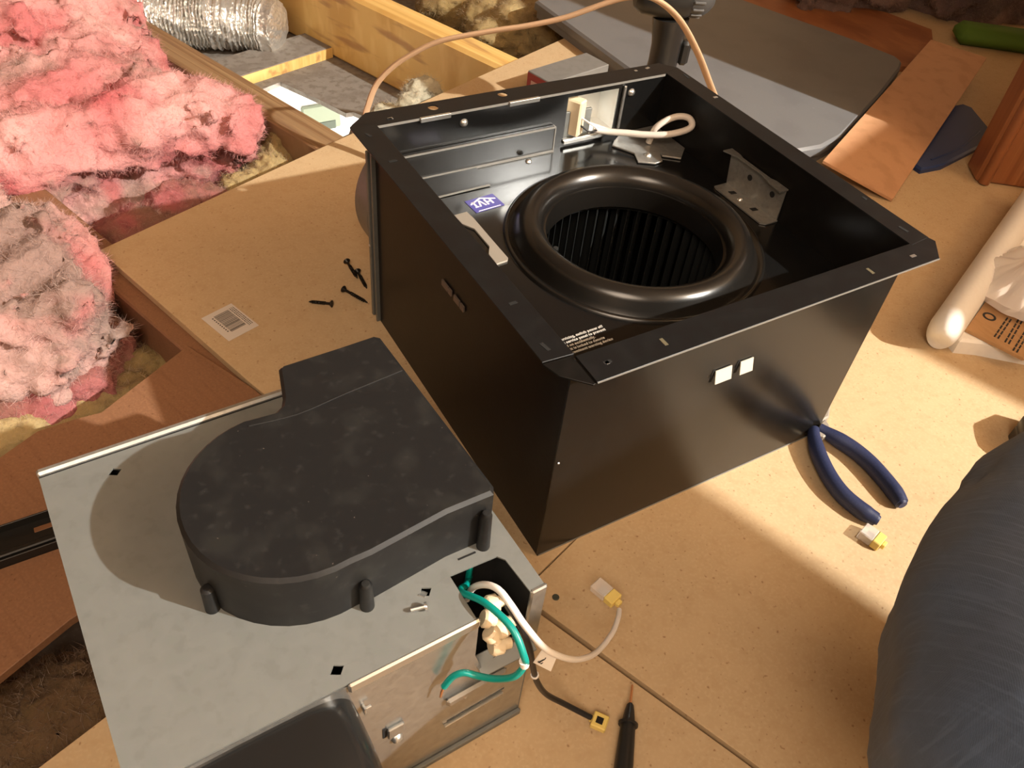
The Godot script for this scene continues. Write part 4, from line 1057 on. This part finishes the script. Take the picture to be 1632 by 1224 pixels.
	piece("inner_rib", MB.new().box(Vector3(-0.40, 0.0015, 0.005), Vector3(0.05, 0.0055, 0.0105), 0.001, rot), M.black_metal, r)
	piece("slot", MB.new().box(Vector3(-0.013, 0.0012, -0.010), Vector3(0.006, 0.0019, -0.005), 0.0002, rot), mat(lin(0.16, 0.07, 0.03), 0.6), r)
	piece("stop", MB.new().box(Vector3(-0.078, 0.0015, -0.012), Vector3(-0.073, 0.0075, 0.012), 0.0008, rot), M.black_metal, r)
	# tan cable arching behind the housing
	var cb := thing("electrical_cable", "flat tan electrical cable arching up behind the black housing", "cable", Vector3(0.1, 0, -0.45))
	var cp := [Vector3(0.20, 0.006, -0.50), Vector3(0.155, 0.006, -0.59), Vector3(0.125, 0.022, -0.648), Vector3(0.1188, 0.0602, -0.6550), Vector3(0.1223, 0.0797, -0.6532), Vector3(0.1314, 0.1063, -0.6478), Vector3(0.1467, 0.1290, -0.6379), Vector3(0.1652, 0.1477, -0.6253), Vector3(0.1971, 0.1715, -0.6029), Vector3(0.2463, 0.1917, -0.5669), Vector3(0.2821, 0.2046, -0.5399), Vector3(0.3162, 0.2204, -0.5129), Vector3(0.3478, 0.2419, -0.4860), Vector3(0.3682, 0.2539, -0.4680), Vector3(0.3900, 0.2574, -0.4500), Vector3(0.4342, 0.2306, -0.4500), Vector3(0.4769, 0.1860, -0.4500), Vector3(0.5179, 0.1325, -0.4500), Vector3(0.56, 0.07, -0.44), Vector3(0.57, 0.035, -0.42)]
	for k in cp.size(): cp[k] -= Vector3(0.1, 0, -0.45)
	piece("sheath", MB.new().tube(curve(cp, 0.006), 0.0058, 12, 0.55, Vector3(0, 0.0, 1.0)), M.tan_cable, cb)

# ---------------------------------------------------------------- things further off
func background_things() -> void:
	# foil duct on the plasterboard
	var d := thing("flexible_duct", "crumpled silver foil duct with a closed end, top left", "duct", Vector3(0.2, -0.095, -1.345))
	var path := curve([Vector3(0.205, -0.092, -1.332), Vector3(0.17, -0.092, -1.36), Vector3(0.10, -0.092, -1.395), Vector3(0.0, -0.088, -1.44), Vector3(-0.12, -0.075, -1.50), Vector3(-0.3, -0.06, -1.58)], 0.003)
	for k in path.size(): path[k] -= Vector3(0.2, -0.095, -1.345)
	var rng := RandomNumberGenerator.new()
	rng.seed = 11
	var pr := []
	for k in path.size():
		var big := 0.0505 + 0.0035 * sin(k * TAU / 4.2) + rng.randf_range(-0.0012, 0.0012)
		pr.append(big if k > 8 else 0.047 + 0.0004 * k)
	var db := MB.new().tube(path, pr, 40)
	for i in db.v.size():
		var q := db.v[i]
		db.v[i] += Vector3(sin(q.y * 190 + q.z * 130), sin(q.x * 170 + q.z * 90), sin(q.x * 150 + q.y * 210)) * 0.0014
	piece("sleeve", db, M.foil, d, 25.0)
	var cap := MB.new()
	var cd := (path[0] - path[6]).normalized()
	var cx := cd.cross(Vector3.UP).normalized()
	cap.lathe(pv([0, 0.011, 0.015, 0.0100, 0.028, 0.0075, 0.040, 0.0040, 0.048, 0.0, 0.047, -0.010, 0, -0.010]), 36, false, Transform3D(Basis(cx, cd, cx.cross(cd)), path[0]))
	for i in cap.v.size():
		var q := cap.v[i]
		cap.v[i] += Vector3(sin(q.y * 220 + q.z * 160), sin(q.x * 240 + q.z * 120), sin(q.x * 180 + q.y * 260)) * 0.0016
	piece("end_cap", cap, M.foil, d, 20.0)
	# grey bin lid
	var l := thing("bin_lid", "large grey plastic bin lid lying behind the black housing", "lid", Vector3(0.85, 0, -0.7))
	var lo := pv([0.60, -1.02, 0.598, -0.55, 0.598, -0.49, 0.603, -0.459, 0.618, -0.437, 0.642, -0.421, 0.680, -0.409, 0.727, -0.405, 0.78, -0.418, 0.951, -0.497, 1.075, -0.562, 1.102, -0.582, 1.108, -0.602, 1.085, -0.69, 1.0, -0.93, 0.93, -1.03, 0.7, -1.05])
	for k in lo.size(): lo[k] -= Vector2(0.85, -0.7)
	piece("top", MB.new().prism(lo, 0.014, 0.030, 0.004), M.lid, l)
	var li := PackedVector2Array()
	for q in lo: li.append(q * 0.985)
	piece("rim", MB.new().prism(li, 0.0, 0.0139), M.lid, l)
	# cordless drill standing behind the housing
	var dr := thing("cordless_drill", "black cordless drill standing on its battery behind the housing corner", "drill", Vector3(0.484, 0, -0.52), deg_to_rad(62))
	piece("battery", MB.new().box(Vector3(-0.036, 0, -0.055), Vector3(0.036, 0.045, 0.045), 0.006).box(Vector3(-0.030, 0.045, -0.042), Vector3(0.030, 0.060, 0.036), 0.005), M.black_plastic, dr)
	var gp := MB.new().tube(PackedVector3Array([Vector3(0, 0.058, 0.0), Vector3(0, 0.08, 0.001), Vector3(0, 0.11, 0.003), Vector3(0, 0.14, 0.004), Vector3(0, 0.165, 0.004), Vector3(0, 0.200, 0.002)]), [0.022, 0.0195, 0.0215, 0.0195, 0.020, 0.024], 24, 0.82, Vector3(0, 0, 1))
	piece("grip", gp, mat(lin(0.018, 0.017, 0.016), 0.3), dr)
	piece("grip_reflection", MB.new().tube(PackedVector3Array([Vector3(0.014, 0.075, 0.014), Vector3(0.016, 0.11, 0.017), Vector3(0.014, 0.145, 0.015)]), [0.0075, 0.0095, 0.007], 14), mat(lin(0.01, 0.035, 0.04), 0.18), dr)  # teal reflection put in as a coloured shape on the grip
	piece("trigger", MB.new().box(Vector3(-0.008, 0.140, 0.022), Vector3(0.008, 0.172, 0.036), 0.004), M.black_plastic, dr)
	piece("motor_body", MB.new().lathe(pv([0, -0.050, 0.018, -0.049, 0.026, -0.04, 0.029, -0.015, 0.029, 0.012, 0.026, 0.020, 0, 0.020]), 28, false, Transform3D(Basis(Vector3.RIGHT, deg_to_rad(90)), Vector3(0, 0.228, 0.0))), M.black_plastic, dr)
	var ck := MB.new().lathe(pv([0, 0.0, 0.024, 0.0, 0.025, 0.008, 0.024, 0.016, 0.019, 0.024, 0.012, 0.030, 0.006, 0.031, 0, 0.031]), 28, false, Transform3D(Basis(Vector3.RIGHT, deg_to_rad(90)), Vector3(0, 0.228, 0.021)))
	var chuck := piece("chuck", ck, mat(lin(0.05, 0.05, 0.05), 0.45), dr)
	for k in 16:
		var a := TAU * k / 16.0
		piece("ridge", MB.new().box(Vector3(-0.0014, 0.0230, 0.022), Vector3(0.0014, 0.0262, 0.036), 0.0006, Transform3D(Basis(Vector3(0, 0, 1), a), Vector3(0, 0.228, 0))), mat(lin(0.10, 0.10, 0.10), 0.4), chuck)
	# small carton
	var cn := thing("small_carton", "small grey carton with a dark red side behind the back flange", "box", Vector3(0.49, 0, -0.735), deg_to_rad(12))
	piece("carton_body", MB.new().box(Vector3(-0.062, 0, -0.026), Vector3(0.068, 0.040, 0.026), 0.001), M.carton, cn)
	var rp := piece("red_panel", MB.new().box(Vector3(-0.0628, 0.002, -0.025), Vector3(-0.0618, 0.038, 0.025)), M.red_print, cn)
	piece("panel_print", MB.new().box(Vector3(-0.0632, 0.012, -0.016), Vector3(-0.0627, 0.016, 0.012)).box(Vector3(-0.0632, 0.020, -0.016), Vector3(-0.0627, 0.028, 0.004)), mat(lin(0.45, 0.3, 0.28), 0.6), rp)
	# hardboard strip resting on the lid edge
	var s := thing("hardboard_strip", "thin brown hardboard strip lying over the corner of the grey lid", "strip", Vector3(0.75, 0.02, -0.33))
	var sb := MB.new()
	var q := [Vector3(0.6889, 0.034, -0.3667), Vector3(0.7564, 0.0045, -0.2826), Vector3(1.2532, 0.040, -0.5222), Vector3(1.2145, 0.040, -0.6169)]
	for k in 4: q[k] -= Vector3(0.75, 0.02, -0.33)
	var dn := Vector3(0, -0.004, 0)
	sb.quad(q[0], q[1], q[2], q[3])
	sb.quad(q[0] + dn, q[3] + dn, q[2] + dn, q[1] + dn)
	for k in 4: sb.quad(q[k], q[k] + dn, q[(k + 1) % 4] + dn, q[(k + 1) % 4])
	sb.orient(0)
	piece("sheet", sb, M.strip, s)
	# navy dustpan corner
	var n := thing("dustpan", "navy blue plastic dustpan half under the hardboard strip", "dustpan", Vector3(1.0, 0, -0.40))
	var np := pv([0.862, -0.322, 0.905, -0.318, 1.04, -0.340, 1.085, -0.366, 1.125, -0.435, 1.12, -0.452, 1.0, -0.458, 0.87, -0.415])
	for k in np.size(): np[k] -= Vector2(1.0, -0.40)
	piece("pan", MB.new().prism(np, 0.0, 0.0085, 0.003), M.navy_plastic, n)
	piece("pan_rib", MB.new().tube(curve([Vector3(-0.10, 0.0080, 0.064), Vector3(-0.02, 0.0085, 0.055), Vector3(0.06, 0.0085, 0.029)], 0.01), 0.0018, 8), M.navy_plastic, n)
	# upright wooden post at the right
	var po := thing("wooden_post", "varnished reddish wooden upright standing at the right edge", "post", Vector3(0.9278, 0, -0.2723), TURN - 0.98)
	piece("post_face", MB.new().box(Vector3(0, 0, -0.05), Vector3(0.30, 0.62, 0.0), 0.004), M.red_wood, po)
	piece("edge_moulding", MB.new().tube(PackedVector3Array([Vector3(0.012, 0.002, 0.002), Vector3(0.012, 0.3, 0.002), Vector3(0.012, 0.615, 0.002)]), 0.008, 12), M.red_wood, po)
	# reddish board and the green pad in the dark corner
	var rb := thing("red_board", "dark reddish board lying behind the grey lid", "board", Vector3(1.2, 0, -0.75))
	var rp2 := pv([1.15, -0.98, 1.205, -0.93, 1.31, -0.80, 1.335, -0.70, 1.19, -0.57, 1.12, -0.60, 1.06, -0.80, 1.02, -0.95])
	for k in rp2.size(): rp2[k] -= Vector2(1.2, -0.75)
	piece("board_body", MB.new().prism(rp2, 0.0, 0.012, 0.001), M.red_wood_flat, rb)
	var gr := thing("green_pad", "rounded green sponge pad in the dark top right corner", "pad", Vector3(1.42, 0.001, -0.62), deg_to_rad(-38))
	piece("pad_body", MB.new().box(Vector3(-0.075, 0, -0.030), Vector3(0.075, 0.034, 0.030), 0.012), M.green_pad, gr, 60.0)
	foam_pack()

const CARD := [Vector2(0.584, -0.030), Vector2(0.675, -0.063), Vector2(0.80, -0.100), Vector2(0.80, 0.06), Vector2(0.665, 0.050), Vector2(0.604, 0.032)]
const RING := Vector2(0.6296, -0.0330)
const PRINT := [[Vector2(0.6498, -0.0205), Vector2(0.6021, -0.0037)], [Vector2(0.6609, -0.0132), Vector2(0.6053, 0.0081)], [Vector2(0.6458, 0.0053), Vector2(0.602, 0.0213)], [Vector2(0.668, 0.006), Vector2(0.640, 0.017)]]

func foam_pack() -> void:
	# white foam end piece holding a printed card, with a plastic bag on top
	var f := thing("foam_packing", "white foam packing tray with a thick rounded rail at right", "packing", Vector3(0.62, 0, -0.06))
	var o := Vector3(-0.62, 0, 0.06)
	var path := PackedVector3Array([Vector3(0.5400, 0.026, -0.0318), Vector3(0.5412, 0.027, -0.0323), Vector3(0.5445, 0.029, -0.0335), Vector3(0.5500, 0.030, -0.0357), Vector3(0.5560, 0.030, -0.0380), Vector3(0.6609, 0.030, -0.0790), Vector3(0.7629, 0.030, -0.1190), Vector3(0.9109, 0.030, -0.1770), Vector3(0.93, 0.030, -0.1845)])
	for k in path.size(): path[k] += o
	piece("rail", MB.new().tube(path, [0.012, 0.020, 0.0255, 0.0285, 0.0295, 0.0295, 0.0295, 0.0295, 0.0295], 28, 0.60, Vector3.UP), M.foam, f, 50.0)
	var tr := PackedVector2Array()
	for k in [Vector2(0.575, -0.040), Vector2(0.568, -0.022), Vector2(0.590, -0.008), Vector2(0.650, 0.045), Vector2(0.80, 0.16), Vector2(0.93, -0.18), Vector2(0.70, -0.095)]: tr.append(k - Vector2(0.62, -0.06))
	piece("tray", MB.new().prism(tr, 0.0, 0.020, 0.003), M.foam, f)
	var c := thing("cardboard_flap", "brown printed cardboard flap lying in the white foam tray", "cardboard", Vector3(0.62, 0.0205, -0.035), deg_to_rad(28))
	c.rotation.y = 0.0
	var co := Vector2(0.62, -0.035)
	var cpoly := PackedVector2Array()
	for q in CARD: cpoly.append(q - co)
	piece("sheet", MB.new().prism(cpoly, 0.0, 0.004, 0.0004), M.cardboard, c)
	var ro := piece("print_ring", MB.new().lathe(pv([0.0050, 0.0, 0.0075, 0.0, 0.0075, 0.0004, 0.0050, 0.0004]), 28, true), M.ink, c)
	ro.position = Vector3(RING.x - co.x, 0.0041, RING.y - co.y)
	for l in PRINT:
		var k2 := MB.new()
		var a2: Vector2 = l[0] - co
		var b2: Vector2 = l[1] - co
		for side in [-1, 1]:
			var off2: Vector2 = (b2 - a2).orthogonal().normalized() * 0.0020 * side
			var parts := 5
			for i in parts:
				var p0: Vector2 = a2.lerp(b2, i / float(parts)) + off2
				var p1: Vector2 = a2.lerp(b2, (i + 0.78) / float(parts)) + off2
				var nn: Vector2 = (p1 - p0).orthogonal().normalized() * 0.0009
				k2.prism(PackedVector2Array([p0 + nn, p1 + nn, p1 - nn, p0 - nn]), 0.0041, 0.0044)
		piece("print_line", k2, M.ink, c)
	var bag := MB.new()
	var rng := FastNoiseLite.new()
	rng.seed = 4; rng.frequency = 18.0; rng.fractal_octaves = 3
	bag.lathe(pv([0, 0.048, 0.016, 0.046, 0.030, 0.040, 0.042, 0.029, 0.048, 0.016, 0.046, 0.006, 0.03, 0.0005, 0, 0.0]), 40)
	for i in bag.v.size():
		var p := bag.v[i]
		bag.v[i] = p * (1.0 + 0.35 * rng.get_noise_3d(p.x, p.y, p.z)) * Vector3(1.25, 1.0, 1.0)
	var bo := thing("plastic_bag", "crumpled clear plastic bag on the foam and cardboard at right", "bag", Vector3(0.690, 0.0255, -0.052), deg_to_rad(25))
	piece("film", bag, M.film, bo, 45.0)

# ---------------------------------------------------------------- the person's leg
func person() -> void:
	var t := thing("person", "seated person's bent leg in dark grey-blue denim jeans at the right edge", "person", Vector3(0.35, 0, 0.35))
	# capsules: hip - knee - ankle of the near leg, in world space
	var bones := [[Vector3(0.2186, 0.21, 0.2298), Vector3(0.158, 0.205, 0.2557), 0.055, 0.061], [Vector3(0.158, 0.205, 0.2557), Vector3(0.1181, 0.20, 0.2832), 0.061, 0.071], [Vector3(0.1181, 0.20, 0.2832), Vector3(0.0743, 0.20, 0.3236), 0.071, 0.077], [Vector3(0.0743, 0.20, 0.3236), Vector3(0.060, 0.20, 0.40), 0.077, 0.088], [Vector3(0.055, 0.20, 0.40), Vector3(0.08, 0.20, 0.75), 0.09, 0.13], [Vector3(0.2186, 0.205, 0.2298), Vector3(0.25, 0.10, 0.36), 0.053, 0.050], [Vector3(0.25, 0.10, 0.36), Vector3(0.24, 0.055, 0.52), 0.050, 0.046]]
	var wr := FastNoiseLite.new()
	wr.seed = 8; wr.frequency = 9.0; wr.fractal_octaves = 3
	var m := nets(bones, 0.010, 0.018, func(p: Vector3) -> float: return 0.006 * wr.get_noise_3d(p.x * 1.0 + p.z, p.y * 2.4, p.z * 0.7))
	var o := put("jeans", m, M.denim, t)
	o.position = -t.position
	# black shoe of the other foot beyond the knee
	var sh := MB.new()
	var outline := pv([-0.045, 0.10, -0.050, 0.02, -0.046, -0.04, -0.030, -0.075, 0.0, -0.088, 0.030, -0.076, 0.044, -0.04, 0.046, 0.02, 0.042, 0.10, 0.030, 0.16, 0.0, 0.175, -0.030, 0.16])
	var tr := Transform3D(Basis(Vector3.UP, deg_to_rad(20)), Vector3(0.545, 0, 0.175) - t.position)
	sh.prism(outline, 0.0, 0.018, 0.003, tr)
	sh.prism(outline, 0.018, 0.052, 0.022, tr)
	piece("shoe", sh, M.black_plastic, t, 50.0)
	var m2 := nets([[Vector3(0.575, 0.075, 0.255), Vector3(0.80, 0.085, 0.42), 0.045, 0.06], [Vector3(0.80, 0.085, 0.42), Vector3(0.95, 0.10, 0.56), 0.06, 0.07]], 0.014, 0.03, func(_p: Vector3) -> float: return 0.0)
	var o2 := put("jeans", m2, M.denim, t)
	o2.position = -t.position

# surface nets over joined tapered capsules [a, b, ra, rb]
func nets(bones: Array, cell: float, blend: float, extra: Callable) -> ArrayMesh:
	var lo := Vector3.ONE * 1e9; var hi := -lo
	for b in bones:
		var r: float = maxf(b[2], b[3]) + 0.03
		for p in [b[0], b[1]]:
			lo = lo.min(p - Vector3.ONE * r); hi = hi.max(p + Vector3.ONE * r)
	var field := func(p: Vector3) -> float:
		var d := 1e9
		for b in bones:
			var ab: Vector3 = b[1] - b[0]
			var h := clampf((p - b[0]).dot(ab) / ab.length_squared(), 0, 1)
			var e: float = p.distance_to(b[0] + ab * h) - lerpf(b[2], b[3], h)
			if d > 1e8: d = e
			else:
				var k := clampf(0.5 + 0.5 * (d - e) / blend, 0, 1)
				d = lerpf(d, e, k) - blend * k * (1.0 - k)
		if absf(d) < 0.03: d += extra.call(p)
		return d
	var net := surface(lo, hi, cell, field)
	var st := SurfaceTool.new()
	st.begin(Mesh.PRIMITIVE_TRIANGLES)
	for p in net[0]: st.add_vertex(p)
	for i in net[1]: st.add_index(i)
	st.generate_normals()
	return st.commit()

# surface nets of a distance field: [vertices, indices]; cells far from the surface are skipped
func surface(lo: Vector3, hi: Vector3, cell: float, field: Callable) -> Array:
	var n := Vector3i(((hi - lo) / cell).ceil()) + Vector3i.ONE
	var f := PackedFloat32Array()
	f.resize(n.x * n.y * n.z)
	f.fill(1e3)
	var B := 5
	for bz in range(0, n.z, B):
		for by in range(0, n.y, B):
			for bx in range(0, n.x, B):
				var mid: float = field.call(lo + Vector3(bx + B * 0.5, by + B * 0.5, bz + B * 0.5) * cell)
				if absf(mid) > cell * B * 1.6 + 0.012:
					if mid < 0:
						for z in range(bz, mini(bz + B, n.z)):
							for y in range(by, mini(by + B, n.y)):
								for x in range(bx, mini(bx + B, n.x)): f[x + n.x * (y + n.y * z)] = -1e3
					continue
				for z in range(bz, mini(bz + B, n.z)):
					for y in range(by, mini(by + B, n.y)):
						for x in range(bx, mini(bx + B, n.x)):
							f[x + n.x * (y + n.y * z)] = field.call(lo + Vector3(x, y, z) * cell)
	var id := PackedInt32Array()
	id.resize(f.size())
	id.fill(-1)
	var vs := PackedVector3Array()
	var sx := n.x; var sy := n.x * n.y
	var offs := [0, 1, sx, sx + 1, sy, sy + 1, sy + sx, sy + sx + 1]
	for z in n.z - 1:
		for y in n.y - 1:
			for x in n.x - 1:
				var at := x + sx * y + sy * z
				var m := 0
				for c in 8:
					if f[at + offs[c]] < 0: m += 1
				if m == 0 or m == 8: continue
				var acc := Vector3.ZERO
				var cnt := 0
				for e in [[0, 1], [2, 3], [4, 5], [6, 7], [0, 2], [1, 3], [4, 6], [5, 7], [0, 4], [1, 5], [2, 6], [3, 7]]:
					var a: float = f[at + offs[e[0]]]; var b: float = f[at + offs[e[1]]]
					if (a < 0) != (b < 0):
						var p0 := Vector3(e[0] & 1, (e[0] >> 1) & 1, e[0] >> 2); var p1 := Vector3(e[1] & 1, (e[1] >> 1) & 1, e[1] >> 2)
						acc += p0.lerp(p1, a / (a - b)); cnt += 1
				id[at] = vs.size()
				vs.append(lo + (Vector3(x, y, z) + acc / cnt) * cell)
	var idx := PackedInt32Array()
	var step := [1, sx, sy]
	for z in range(1, n.z - 1):
		for y in range(1, n.y - 1):
			for x in range(1, n.x - 1):
				var at := x + sx * y + sy * z
				var a := f[at]
				for ax in 3:
					var b: float = f[at + step[ax]]
					if (a < 0) == (b < 0): continue
					var q: Array
					if ax == 0: q = [id[at - sx - sy], id[at - sy], id[at], id[at - sx]]
					elif ax == 1: q = [id[at - 1 - sy], id[at - 1], id[at], id[at - sy]]
					else: q = [id[at - 1 - sx], id[at - sx], id[at], id[at - 1]]
					if q.min() < 0: continue
					if a < 0: q.reverse()          # clockwise seen from outside
					for k in [0, 1, 2, 0, 2, 3]: idx.append(q[k])
	return [vs, idx]
